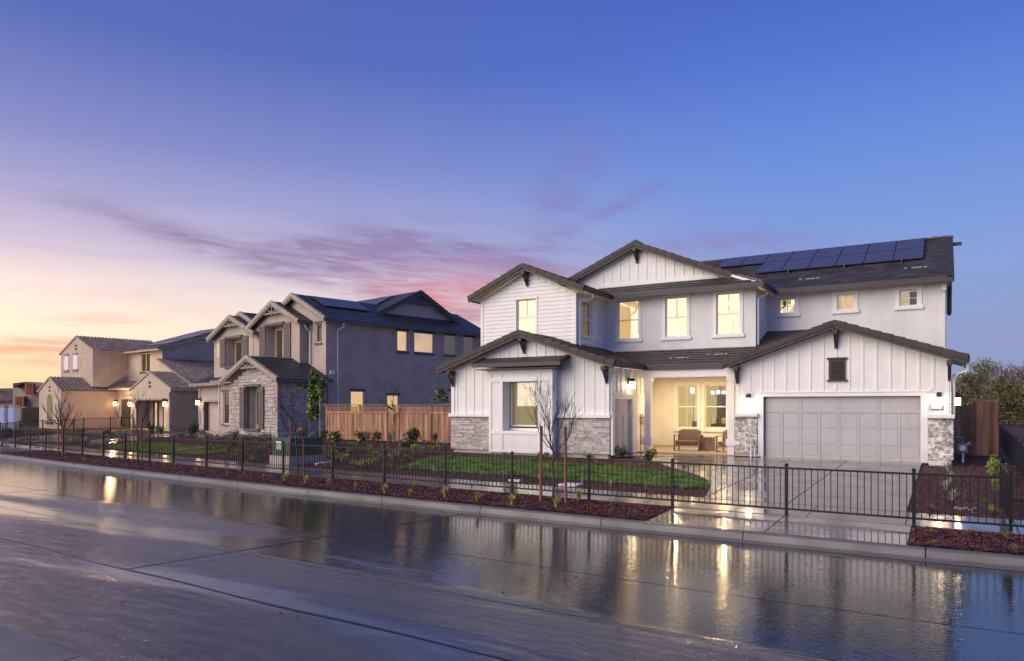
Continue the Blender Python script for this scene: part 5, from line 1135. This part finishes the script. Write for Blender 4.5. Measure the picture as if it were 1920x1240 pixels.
WT = [(719, 881, 13), (769, 883, 13), (813, 886, 16), (850, 889, 15), (903, 894, 15), (945, 897, 18), (1011, 899, 15), (1092, 907, 17), (1146, 912, 17), (1212, 916, 16), (1280, 919, 14)]
for i, (px, py, h) in enumerate(WT): place(TU['pale'], 'pale_grass', px, py, h, h*.95, i, label='pale whitish grass tuft between lawn and sidewalk, '+ORD[i], cat='grass clump', group='pale grass tufts along the lawn edge')
for i, (px, py, h) in enumerate([(1777, 884, 26), (1783, 903, 24), (1774, 918, 24), (1787, 938, 26)]): place(TU['pale'], 'pale_grass', px, py, h, h*.95, i, label='grey-green feathery grass clump in the bark bed right of the driveway, %s of four' % ['farthest back', 'second from the back', 'third from the back', 'nearest the fence'][i], cat='grass clump', group='feathery clumps right of the driveway')
for px, py, h, w_, lb in ((1745, 958, 18, 16, 'spiky bright green grass mound in the bark bed right of the driveway'), (1846, 945, 14, 12, 'small green leafy clump behind the rocks by the right fence'), (1860, 962, 24, 22, 'broad-leaved bright green clump right of the rocks')): place(TU['green'] if px < 1850 else TU['low'], 'green_clump', px, py, h, w_, 0, label=lb, cat='plant')
for px, py, h, w_, lb in ((1189, 962, 7, 16, 'low lime ground plant nearest the left corner of the driveway apron'), (1219, 926, 6, 12, 'tiny green ground plant at the corner of sidewalk and driveway'), (1745, 998, 9, 18, 'low spreading green plant in the strip right of the apron, nearer the fence'), (1748, 1020, 12, 16, 'low spreading green plant in the strip right of the apron, nearer the kerb'), (1885, 1008, 10, 10, 'small pale green sprout in the strip at the right edge'), (1903, 1032, 18, 20, 'lime green plant at the far right end of the kerb strip')): place(TU['low'], 'ground_plant', px, py, h, w_, 1, label=lb, cat='plant')
SL = [('olive', 390, 831, 18, 22, 'olive shrub'), ('olive', 414, 832, 20, 24, 'olive shrub'), ('olive', 436, 831, 26, 26, 'tall olive shrub'), ('olive', 462, 832, 20, 26, 'olive shrub'), ('olive', 484, 833, 20, 24, 'olive shrub'), ('olive', 506, 834, 24, 26, 'dark olive shrub'),
      ('lime', 500, 850, 24, 26, 'loose lime green shrub'), ('green', 487, 860, 20, 20, 'dark green shrub'), ('green', 552, 815, 14, 18, 'low green shrub'), ('yellow', 563, 828, 22, 16, 'yellow flowering shrub'), ('green', 605, 832, 26, 22, 'green shrub'), ('yellow', 630, 836, 28, 30, 'bushy yellow flowering shrub'), ('green', 611, 822, 16, 18, 'green shrub'),
      ('yellow', 675, 834, 26, 20, 'yellow flowering shrub'), ('olive', 690, 835, 28, 18, 'thin grey shrub'), ('yellow', 708, 835, 26, 18, 'yellow flowering shrub'), ('olive', 734, 832, 24, 14, 'thin grey shrub'), ('green', 772, 840, 40, 28, 'tall green shrub'), ('lime', 780, 856, 24, 18, 'yellow-green shrub'), ('olive', 800, 840, 16, 20, 'olive shrub'), ('green', 816, 834, 24, 12, 'narrow green shrub'), ('green', 834, 830, 30, 26, 'leafy green sapling'), ('olive', 830, 848, 20, 22, 'olive shrub'),
      ('bud', 592, 868, 16, 30, 'pale flowering low shrub'), ('bud', 643, 872, 24, 26, 'lime low shrub'), ('bud', 686, 878, 18, 36, 'pale lime ground shrub'), ('bud', 740, 868, 22, 24, 'lime flowering low shrub'), ('lime', 693, 858, 26, 12, 'lime narrow shrub'), ('lime', 718, 850, 16, 16, 'lime green shrub'), ('lime', 842, 860, 8, 14, 'tiny lime shrub')]
for i, (k, px, py, h, w_, nm) in enumerate(SL):
    where = ('by the pink stone wing' if px < 520 and py < 840 else 'left of the utility box' if px < 520 else 'behind the utility box' if px < 570 else 'by the leafy tree' if px < 650 else 'by the wooden fence' if py < 845 else 'in the bark bed')
    same = [q for q in SL[:i] if q[5] == nm and q[1] < px]; tot = len([q for q in SL if q[5] == nm])
    place(SH[k], 'shrub', px, py, h*1.12, w_*1.1, i, label='%s %s%s' % (nm, where, '' if tot < 2 else ', %s of %s' % (ORD[len([q for q in SL if q[5] == nm and q[1] < px])], {2: 'two', 3: 'three', 4: 'four', 5: 'five', 6: 'six', 7: 'seven'}.get(tot, 'several'))), cat='shrub', group='garden shrubs')
MORE = [(392, 845, 8, 12, 'lime'), (408, 848, 9, 10, 'bud'), (428, 849, 10, 12, 'lime'), (443, 852, 8, 12, 'bud'), (452, 858, 10, 16, 'olive'), (466, 853, 9, 10, 'lime'), (476, 866, 9, 14, 'bud'), (455, 845, 10, 14, 'olive'), (440, 841, 9, 12, 'green'), (580, 862, 12, 16, 'olive'), (604, 857, 12, 18, 'olive'), (616, 878, 9, 14, 'bud'), (627, 862, 13, 16, 'lime'), (640, 850, 13, 18, 'green'), (655, 862, 14, 16, 'olive'), (664, 848, 14, 18, 'olive'), (668, 876, 10, 18, 'bud'), (700, 872, 10, 18, 'bud'), (706, 864, 13, 12, 'lime'), (722, 866, 12, 16, 'olive'), (728, 880, 8, 14, 'bud'), (752, 856, 12, 16, 'olive'), (760, 846, 14, 16, 'green'), (765, 866, 9, 14, 'lime'), (795, 852, 12, 16, 'olive'), (812, 850, 10, 14, 'lime')]
for i, (px, py, h, w_, k) in enumerate(sorted(MORE)): place(SH[k], 'shrub', px, py, h*1.7, w_*1.5, i, label='small %s plant in the bark bed behind the fence, %s' % ({'lime': 'lime', 'bud': 'flowering', 'olive': 'grey-green', 'green': 'dark green'}[k], ORD[i]), cat='shrub', group='small plants in the bark bed left of the white house')
HB_ = [(862, 846, 8, 12, 'green'), (948, 858, 12, 16, 'olive'), (1018, 860, 14, 22, 'green'), (1002, 867, 11, 13, 'lime'), (1046, 862, 12, 12, 'green'), (1075, 868, 8, 10, 'olive'), (1101, 860, 11, 20, 'lime'), (896, 857, 8, 10, 'lime')]
for i, (px, py, h, w_, k) in enumerate(sorted(HB_)): place(SH[k], 'shrub', px, py, h, w_, i, label='small young shrub in the bed below the white bay wall, '+ORD[i], cat='shrub', group='small shrubs below the white wall')
for px, py, h, w_, k, lb in ((1163, 862, 30, 24, 'green', 'dense green bush in front of the narrow garage door'), (1220, 872, 34, 26, 'yellow', 'green bush with yellow flowers in front of the left porch column'), (1118, 876, 16, 14, 'lime', 'low lime shrub behind the lawn near the downspout'), (1283, 878, 12, 14, 'olive', 'small grey shrub where lawn meets the entry walk'), (1348, 853, 9, 13, 'olive', 'small grass shrub left of the right porch column'), (1386, 856, 10, 14, 'olive', 'small grass shrub between right porch column and stone pier'), (1862, 895, 44, 34, 'lime', 'big yellow-green bush by the right side fence, rear one'), (1873, 925, 34, 26, 'lime', 'yellow-green bush by the right side fence, front one'), (1900, 905, 14, 16, 'green', 'small green bush right of the short side fence')):
    place(SH[k], 'shrub', px, py, h, w_, 1, label=lb, cat='shrub')
for i, (px, py, h, w_) in enumerate([(150, 818, 16, 18), (196, 822, 24, 20), (210, 820, 12, 14), (228, 822, 18, 20), (283, 818, 30, 12), (295, 816, 22, 18), (302, 818, 20, 14), (340, 822, 16, 26), (360, 824, 36, 20), (378, 822, 20, 18)]):
    place(SH['olive' if i % 2 else 'green'], 'shrub', px, py, h, w_, i, label='shrub in front of the tan house, '+ORD[i], cat='shrub', group='shrubs in front of the tan house')
# rocks
for i, (px, py, w_) in enumerate([(1793, 955, 9), (1803, 957, 10), (1812, 955, 8), (1820, 958, 8), (1828, 955, 7), (1824, 962, 4)]):
    rs = np.random.RandomState(i); bm = bmesh.new(); bmesh.ops.create_icosphere(bm, subdivisions=2, radius=1)
    for v in bm.verts: v.co *= 1+rs.uniform(-.16, .16)
    me = bpy.data.meshes.new('rock'); bm.to_mesh(me); bm.free(); me.materials.append(M['rock']); x, y, z = onG(px, py); zc = -x*sn+y*cs; k = w_*.55*zc/FPX
    o = link('rock', me, None, label='brownish stone in the row of rocks right of the driveway, '+ORD[i], cat='rock', group='rocks in the right bed'); o.location = (x, y, z+k*.3); o.scale = (k*1.1, k*.9, k*.75); o.rotation_euler = (0, 0, i*1.1)
for i, (px, py) in enumerate([(593, 872), (597, 870), (601, 869), (606, 869), (610, 868), (614, 869), (619, 867)]):
    x, y, z = onG(px, py); b = MB(); b.prism([(x-.05, y-.04, z), (x+.06, y-.05, z), (x+.05, y+.05, z), (x-.04, y+.04, z)], [(x-.03, y-.02, z+.05), (x+.04, y-.03, z+.06), (x+.03, y+.03, z+.05), (x-.02, y+.02, z+.045)]); b.build('white_pebble', M['pvc'], label='white pebble in the short row behind the fence, '+ORD[i], cat='pebble', group='white pebbles')
# ====================================================================== TREES
def bare_tree(name, px, py, top, lb, wpx, seed, trunk_h=.42, leaves=None, fan=1.0, r0=.022, gens=5, leafn=0):
    rs = random.Random(seed); x, y, z = onG(px, py); zc = -x*sn+y*cs; H = (py-top)*zc/FPX; Wd = wpx*zc/FPX
    o = empty(name, (x, y, z), 0, label=lb, cat='tree'); tb = MB(); bb_ = MB(); tips = []
    P = [(0, 0, 0)]; 
    for k in range(1, 7): P.append((rs.uniform(-.012, .012)*k, rs.uniform(-.012, .012)*k, H*trunk_h*k/6))
    tb.tube(P, [r0*(1-.05*k) for k in range(7)], 7)
    def grow(p, d_, L, r, g):
        pts = [p]; q = Vector(p); dd = Vector(d_)
        for k in range(3):
            dd = (dd+Vector((rs.uniform(-.12, .12), rs.uniform(-.12, .12), rs.uniform(-.02, .16)))).normalized(); q = q+dd*L/3; pts.append(tuple(q))
        bb_.tube(pts, [r, r*.85, r*.7, r*.5], 4 if g < 3 else 3, cap=False); tips.append(tuple(q))
        if g >= gens: return
        for k in range(rs.choice((2, 3)) if g > 1 else 3):
            u_ = rs.choice((1, 2, 3)) if k else 3; a_ = Vector((rs.uniform(-1, 1), rs.uniform(-1, 1), rs.uniform(-.1, .5)))*.55*fan
            grow(pts[u_], (dd+a_).normalized(), L*rs.uniform(.62, .85), max(.0035, r*.66), g+1)
    Lr = H*(1-trunk_h)
    grow(P[-1], (0, 0, 1), Lr*.42, r0*.75, 1)
    for k in range(6):
        a_ = k*1.05+rs.uniform(-.3, .3); u_ = 6 if k > 2 else 5; grow((0, 0, H*trunk_h*(u_-rs.uniform(0, .9))/6), (math.cos(a_)*.6*fan, math.sin(a_)*.6*fan, .62), Lr*rs.uniform(.32, .42), r0*.5, 2)
    vs = np.array(bb_.v); 
    mz = vs[:, 2].max(); k_ = (H)/mz; hw = np.percentile(np.abs(vs[:, :2]), 98); kw = min(1.6, max(.5, Wd/2/hw))
    bb_.v = [(x_*kw, y_*kw, z_*k_ if z_ > H*trunk_h else z_) for x_, y_, z_ in bb_.v]
    tb.build('trunk', M['bark'], o); bb_.build('crown', M['bark'], o)
    if leafn:
        rs2 = np.random.RandomState(seed); tp = np.array(tips)*[kw, kw, k_]; idx = rs2.randint(0, len(tp), leafn); V = []
        for i in idx: V.append(leafcloud(rs2, 1, tp[i]+rs2.normal(size=3)*.05, (.05, .05, .05), .035))
        V = np.concatenate(V); link('foliage', npmesh('foliage', V, np.arange(len(V)).reshape(-1, 4), M[leaves]), o)
    return o
bare_tree('young_tree', 1037, 942, 702, 'bare young tree between two stakes in front of the white bay window', 118, 11, .45, gens=6, r0=.027)
bare_tree('young_tree', 557, 893, 700, 'bare young tree between two stakes beside the green utility box', 100, 23, .47, gens=6, r0=.027)
bare_tree('young_tree', 117, 855, 720, 'bare young tree with three stakes in front of the tan house, leftmost tree', 62, 5, .42, gens=4, r0=.04)
bare_tree('young_tree', 258, 868, 716, 'bare young tree with two stakes in front of the lit tan garage', 60, 8, .40, gens=4, r0=.035)
bare_tree('young_tree', 738, 840, 722, 'thin bare sapling between stakes in front of the wooden fence', 60, 31, .62, gens=3, r0=.02, fan=1.5)
bare_tree('young_tree', 224, 815, 735, 'small bare tree before the yellow entry wall of the tan house', 30, 15, .35, gens=3)
def stake(px, py, top, lb, m='stake', r=.025, lean=0):
    x, y, z = onG(px, py); zc = -x*sn+y*cs; h = (py-top)*zc/FPX; b = MB(); b.tube([(0, 0, -.05), (lean*h, 0, h)], [r, r], 8); o = b.build('tree_stake', M[m], label=lb, cat='tree stake', group='tree stakes'); o.location = (x, y, z); return o
stake(1014, 940, 799, 'thick orange-brown stake left of the bare tree by the bay window', lean=.008, r=.033); stake(1061, 944, 801, 'thick orange-brown stake right of the bare tree by the bay window', lean=-.008, r=.033)
stake(543, 889, 792, 'brown stake left of the bare tree beside the utility box', lean=.03); stake(570, 892, 793, 'brown stake right of the bare tree beside the utility box', lean=-.02)
stake(580, 842, 745, 'pale stake left of the leafy young tree', 'stake_l'); stake(600, 844, 742, 'pale stake right of the leafy young tree', 'stake_l')
stake(109, 852, 782, 'stake left of the leftmost bare tree'); stake(117.5, 856, 775, 'dark stake directly at the trunk of the leftmost bare tree'); stake(122.5, 851, 781, 'stake right of the leftmost bare tree')
stake(249, 867, 783, 'stake left of the bare tree before the tan garage', lean=.02); stake(266, 866, 784, 'stake right of the bare tree before the tan garage')
stake(727, 845, 760, 'red-brown stake left of the thin sapling by the wooden fence'); stake(749, 845, 766, 'red-brown stake right of the thin sapling by the wooden fence')
def leafy(px, py, top, lobes, lb, m, seed, n_=1500, size=.06, trunk=True):
    x, y, z = onG(px, py); zc = -x*sn+y*cs; s_ = zc/FPX; rs = np.random.RandomState(seed); o = empty('leafy_tree', (x, y, z), 0, label=lb, cat='tree')
    H = (py-top)*s_; b = MB(); b.tube([(0, 0, 0), (.01, 0, H*.5), (0, .01, H*.97)], [.028, .02, .006], 7)
    for k in range(16):
        a_ = rs.uniform(0, 6.28); h0 = H*rs.uniform(.4, .9); L = rs.uniform(.2, .5); b.tube([(0, 0, h0), (math.cos(a_)*L*.6, math.sin(a_)*L*.6, h0+L*.5), (math.cos(a_)*L, math.sin(a_)*L, h0+L*.7)], [.009, .006, .003], 4, cap=False)
    b.build('trunk', M['bark'], o); V = []
    R_ = Vector((cs, sn, 0))
    for (dx, dy, rx, ry) in lobes:
        c_ = R_*(dx*s_); 
        for q in range(9):
            off = rs.normal(size=3)*np.array([rx, rx, ry])*s_*.42; V.append(leafcloud(rs, max(6, int(n_*rx*ry/9/sum(l[2]*l[3] for l in lobes))), (c_.x+off[0], c_.y+off[1], (py-dy)*s_+off[2]), (rx*s_*.38, rx*s_*.38, ry*s_*.34), size, flat=.6, shell=.2))
    V = np.concatenate(V); link('foliage', npmesh('foliage', V, np.arange(len(V)).reshape(-1, 4), M[m]), o); return o
leafy(592, 842, 694, [(-1, 710, 11, 18), (0, 738, 24, 21), (8, 725, 14, 15), (-10, 768, 12, 15), (4, 774, 10, 15), (-24, 727, 9, 6)], 'young tree with fresh green leaves and two pale stakes beside the stone wing', 'leaf', 3, 2600, .07)
lt_ = leafy(803, 830, 728, [(0, 742, 13, 12), (0, 755, 18, 8)], 'small yellow-green tree showing above the wooden fence', 'olive', 4, 500, .07); lt_.location = (-23.5, 31.5, 0); lt_.scale = (1.05, 1.05, 1.06)
# far woodland on the right
M['wood1'] = mat('winter_twig', (.20, .14, .085), .8, .35, .25, rand=.2); M['wood2'] = mat('evergreen_leaf', (.085, .10, .025), .7, .4, .3, rand=.3, c2=(.17, .17, .05))
TL_ = [(1800, 720, 'w2', 70), (1822, 700, 'w2', 84), (1845, 672, 'w2', 92), (1868, 690, 'w1', 84), (1878, 672, 'w1', 96), (1900, 682, 'w1', 88), (1922, 676, 'w1', 94), (1948, 690, 'w1', 84), (1970, 672, 'w1', 96), (1785, 712, 'w1', 90), (1835, 708, 'w1', 78), (1890, 715, 'w2', 74)]
for i, (px, top, k, dz) in enumerate(TL_):
    q = ray(px, 760); x, y = q[0]*dz, q[1]*dz; H = (760-top)/FPX*dz+HC+.3; rs = np.random.RandomState(50+i)
    o = empty('woodland_tree', (x, y, -.3), 0, label=('olive green tree' if k == 'w2' else 'bare brown tree')+' of the far wood at the right, '+ORD[sorted(t_[0] for t_ in TL_).index(px)], cat='tree', group='trees of the far wood'); b = MB(); b.tube([(0, 0, 0), (.1, 0, H*.4), (0, .1, H*.8)], [.22, .15, .05], 6)
    for j in range(26):
        a_ = rs.uniform(0, 6.28); h0 = H*rs.uniform(.15, .75); L = rs.uniform(1, 2.4); b.tube([(0, 0, h0), (math.cos(a_)*L*.6, math.sin(a_)*L*.6, h0+L*.6), (math.cos(a_)*L, math.sin(a_)*L, min(H, h0+L*1.1))], [.06, .04, .01], 3, cap=False)
    b.build('trunk', M['bark'], o); V = []
    for j in range(34):
        a_ = rs.uniform(0, 6.28); r = rs.uniform(0, 2.6); h0 = rs.uniform(.05, .92)*H; f_ = 1-.35*(h0/H)**2; c_ = (math.cos(a_)*r*f_, math.sin(a_)*r*f_, h0); V.append(leafcloud(rs, 95, c_, (.95, .95, .85), .12 if k == 'w1' else .14, flat=.22 if k == 'w1' else .5, shell=.1))
    V = np.concatenate(V); V[:, 2] = np.clip(V[:, 2], 0, H*1.03); link('crown', npmesh('crown', V, np.arange(len(V)).reshape(-1, 4), M['wood1' if k == 'w1' else 'wood2']), o)
rs = np.random.RandomState(9); V = []
for j in range(420):
    q = ray(rs.uniform(1770, 2050), 760); dz = rs.uniform(92, 104); V.append(leafcloud(rs, 40, (q[0]*dz, q[1]*dz, rs.uniform(.2, 3.8)), (1.6, 1.6, 1.2), .14, flat=.3))
V = np.concatenate(V); link('undergrowth', npmesh('undergrowth', V, np.arange(len(V)).reshape(-1, 4), M['wood1']), None, label='tangled brown undergrowth filling the far wood at the right', cat='undergrowth', kind='stuff')
def quadp(name, px, z, m, **kw): b = MB(); b.face([onZ(*p, z) for p in px]); return b.build(name, m, **kw)
M['fieldg'] = mat('green_field', (.10, .16, .02), .8, .25, .4)
quadp('green_field', [(1700, 800), (2100, 800), (2100, 786), (1700, 786)], -.12, M['fieldg'], kind='structure'); quadp('far_lane', [(1866, 850), (2100, 850), (2100, 801.5), (1850, 801.5)], -.115, M['pond'], kind='structure')
# ====================================================================== PORCH FURNITURE, UTILITIES, FAR LEFT
def armchair(x, y, rz, w_, lb):
    o = empty('armchair', (x, y, .03), rz, label=lb, cat='armchair', group='porch armchairs'); h = w_/2; wd = M['wood_arm']
    for sx in (-1, 1):
        for y0 in (-.38, .32): MB().box(sx*h-.025, sx*h+.025, y0, y0+.05, 0, .60 if y0 < 0 else .62).build('leg', wd, o)
        MB().box(sx*h-.035, sx*h+.035, -.40, .38, .60, .63).build('armrest', wd, o)
    MB().box(-h+.025, h-.025, -.37, .36, .20, .25).build('seat_frame', wd, o); MB().box(-h+.025, h-.025, .33, .37, .25, .62).build('back_frame', wd, o)
    def cush(name, x0, x1, y0, y1, z0, z1, tilt=0):
        bm = bmesh.new(); bmesh.ops.create_cube(bm, size=1); bmesh.ops.bevel(bm, geom=bm.edges[:], offset=.12, segments=3, affect='EDGES', clamp_overlap=True); me = bpy.data.meshes.new(name)
        bm.to_mesh(me); bm.free(); me.materials.append(M['pillow']); c_ = link(name, me, o); c_.scale = (x1-x0, y1-y0, z1-z0); c_.location = ((x0+x1)/2, (y0+y1)/2, (z0+z1)/2); c_.rotation_euler = (tilt, 0, 0)
    cush('seat_cushion', -h+.03, h-.03, -.36, .26, .25, .42); cush('back_cushion', -h+.05, h-.05, .12, .30, .38, .84, -.18)
c1_, c2_, c3_ = onZ(1291, 845, .03), onZ(1370, 848, .03), onZ(1326, 845, .03); armchair(c1_[0], c1_[1], R(4), .96, 'wide taupe armchair with cushions under the left porch window'); armchair(c2_[0], c2_[1], R(-6), .84, 'taupe armchair partly behind the right porch column')
ot = empty('side_table', (c3_[0], c3_[1]-.05, .03), R(3), label='square taupe block table between the two porch armchairs', cat='side table'); MB().box(-.27, .27, -.27, .27, .0, .50).build('body', M['wood_arm'], ot); MB().box(-.29, .29, -.29, .29, .502, .54).build('tabletop', M['wood_arm'], ot)
ub = empty('utility_box', (-19.42, 17.75, -.17), R(-8), label='dark green metal utility cabinet with white sticker on a concrete pad behind the fence', cat='utility box')
MB().box(-.60, .60, -.74, .74, -.05, .27).build('concrete_pad', M['concrete_base'], ub); MB().box(-.53, .53, -.66, .66, .272, .84).build('cabinet', M['boxgreen'], ub); MB().prism([(-.55, -.68, .842), (.55, -.68, .842), (.55, .68, .842), (-.55, .68, .842)], [(-.51, -.64, .89), (.51, -.64, .89), (.51, .64, .89), (-.51, .64, .89)]).build('lid', M['boxgreen'], ub)
MB().box(-.30, .02, -.666, -.661, .62, .76).build('sticker', M['sticker'], ub)
for k in range(3): MB().box(-.30+k*.11, -.30+k*.11+.08, -.666, -.661, .49, .60).build('sticker', M['sticker'], ub)
MB().box(-.005, .005, -.668, -.661, .30, .82).build('door_seam', M['joint'], ub)
pp = empty('water_standpipe', (*onZ(1408, 857, .0)[:2], 0), 0, label='pair of white standpipes with brass taps before the left stone pier', cat='pipe')
b = MB(); b.tube([(0, 0, -.03), (0, 0, .25), (0, 0, .72)], [.035, .03, .018], 8); b.build('pipe', M['pvc'], pp); b = MB(); b.tube([(.13, 0, -.03), (.13, 0, .22)], .028, 8); b.tube([(.13, 0, .22), (.13, 0, .48), (0, 0, .48)], .013, 6); b.build('pipe', M['pvc'], pp)
MB().box(-.02, .02, -.03, .03, .72, .78).build('tap', M['rake'], pp); MB().box(.02, .10, -.02, .02, .73, .75).build('tap_handle', M['rake'], pp); MB().box(-.04, -.015, -.035, .0, .46, .56).build('red_tag', M['red'], pp); MB().box(.11, .15, -.03, .03, .44, .52).build('tap', M['rake'], pp)
gm = empty('gas_meter', (.52, 28.0, -.05), 0, label='grey-blue gas meter with white riser pipe at the right garage wall', cat='gas meter'); b = MB(); b.tube([(0, -.05, 0), (0, -.05, .38)], .03, 8); b.build('riser', M['pvc'], gm)
bm = MB(); bm.box(-.17, .12, -.14, .10, .34, .62); bm.build('meter_body', M['meter'], gm); b = MB(); b.tube([(-.02, -.15, .48), (-.02, -.18, .48)], .09, 12); b.build('dial', M['pvc'], gm); b = MB(); b.tube([(-.3, 0, .82), (-.1, 0, .84), (0, 0, .80), (0, 0, .62)], .022, 8); b.build('pipe', M['meter'], gm); b = MB(); b.tube([(.12, -.04, .60), (.22, -.04, .62)], [.05, .09], 10); b.build('regulator', M['meter'], gm)
for px, py, w_, d_, lb in ((966, 903, .34, .16, 'thin white valve lid in the bark bed behind the fence'), (1070, 911, .50, .42, 'square pale meter box lid in the bark bed behind the fence')):
    x, y, z = onG(px, py); MB().prism([(x-w_/2, y-d_/2, z), (x+w_/2, y-d_/2, z), (x+w_/2, y+d_/2, z), (x-w_/2, y+d_/2, z)], [(x-w_/2, y-d_/2, z+.05), (x+w_/2, y-d_/2, z+.05), (x+w_/2, y+d_/2, z+.05), (x-w_/2, y+d_/2, z+.05)]).build('box_lid', M['pvc'], label=lb, cat='box lid')
def atd(px, py, dz): q = ray(px, py); return Vector((q[0]*dz, q[1]*dz, HC+q[2]*dz))
Rv = Vector((cs, sn, 0)); Dv = Vector((-sn, cs, 0))
def slabpx(b, px0, px1, y0, y1, dz, th_=.3, tops=None):
    """upright slab seen face-on at distance dz, real thickness th_"""
    A = [atd(px0, y1, dz), atd(px1, y1, dz), atd(px1, tops[1] if tops else y0, dz), atd(px0, tops[0] if tops else y0, dz)]; b.prism([tuple(p) for p in A], [tuple(p+Dv*th_) for p in A])
M['plywood'] = mat('raw_sheathing', (.42, .34, .27), .85, .08, .6, rand=.1); M['stud'] = mat('framing_timber', (.26, .085, .045), .8, .3, .8); M['old_roof'] = mat('brown_shingle', (.11, .075, .065), .8, .2, .7); M['net'] = mat('dark_net', (.035, .03, .025), .9, .2, .5); M['loo'] = mat('pale_blue_plastic', (.50, .56, .74), .5, .04, .8)
us = empty('unfinished_house', atd(50, 800, 78), 0, label='unfinished house with raw sheathing and red-brown framing beyond the tan house', cat='house'); OFF[us.name] = tuple(us.location)
b = MB(); slabpx(b, 47, 84, 718, 790, 80, 6); b.build('wall', M['plywood'], us); b = MB(); slabpx(b, 24, 47.5, 719, 790, 81, 6, (728, 719)); b.build('wall', M['plywood'], us)
for x0, x1, y0, y1 in ((48, 52, 719, 740), (53, 57, 719, 740), (58, 63, 719, 740), (77, 82, 719, 735), (28, 33, 744, 762), (34, 38, 744, 762), (39, 45, 744, 762)): b = MB(); slabpx(b, x0, x1, y0, y1, 79.4, .3); b.build('stud', M['stud'], us)
b = MB(); slabpx(b, 26, 47, 743, 763, 79.8, .2); b.build('sheathing_panel', M['plywood'], us); b = MB(); slabpx(b, 24, 49, 716, 719, 80, 4, (727, 716)); b.build('roof_edge', M['old_roof'], us)
oh = empty('distant_house', atd(15, 770, 95), 0, label='low distant house with brown shingle roof at the left edge', cat='house'); OFF[oh.name] = tuple(oh.location)
b = MB(); slabpx(b, -60, 44, 750, 790, 95, 8); b.build('wall', M['plywood'], oh); A = [atd(p, q, dz) for p, q, dz in ((-62, 751, 94.5), (46, 751, 94.5), (31, 728, 99), (-62, 729, 99))]; b = MB(); b.prism([tuple(p) for p in A], [tuple(p-Vector((0, 0, .15))) for p in A]); b.build('roof', M['old_roof'], oh)
A = [atd(p, q, dz) for p, q, dz in ((18, 751, 92), (31, 739, 92), (46, 751, 92))]; b = MB(); b.prism([tuple(p) for p in A], [tuple(p+Dv*3) for p in A]); b.build('gable', M['old_roof'], oh)
b = MB(); slabpx(b, 0, 11, 733.5, 737.5, 96.6, .1); b.build('solar_panel', M['pv'], oh); b = MB(); slabpx(b, 19, 26, 752, 762, 94.9, .05); b.build('window', M['meter'], oh)
nf_ = MB(); slabpx(nf_, 31, 71, 764, 800, 62, .3, (766, 764)); nf_.build('netted_fence', M['net'], label='dark netted fence between portable toilets and tan house', cat='fence')
nf_ = MB(); slabpx(nf_, -40, 2, 762, 800, 64, .3); nf_.build('netted_fence', M['net'], label='dark netted fence left of the portable toilets', cat='fence')
b = MB(); slabpx(b, 35, 38, 762, 795, 58, .2); b.build('timber_post', M['stake_l'], label='upright timber post beside the portable toilets', cat='post')
for i, (p0, p1, lb) in enumerate(((2, 13, 'pale blue portable toilet nearer the left edge'), (19.5, 32, 'pale blue portable toilet beside the timber post'))):
    c_ = atd((p0+p1)/2, 795, 56); o = empty('portable_toilet', (c_.x, c_.y, -.1), PSI, label=lb, cat='portable toilet', group='portable toilets'); hw = (p1-p0)/2*56/FPX
    MB().box(-hw, hw, -hw, hw, 0, 1.72).build('cabin', M['loo'], o); b = MB(); pr = [(hw*math.cos(q), 1.722+.26*math.sin(q)) for q in np.linspace(0, math.pi, 10)]; b.ext([(x_, z_) for x_, z_ in pr], -hw, hw); b.build('roof', M['plywood'], o)
    MB().box(-hw*.7, hw*.7, -hw-.02, -hw-.001, .1, 1.6).build('door', M['loo'], o)
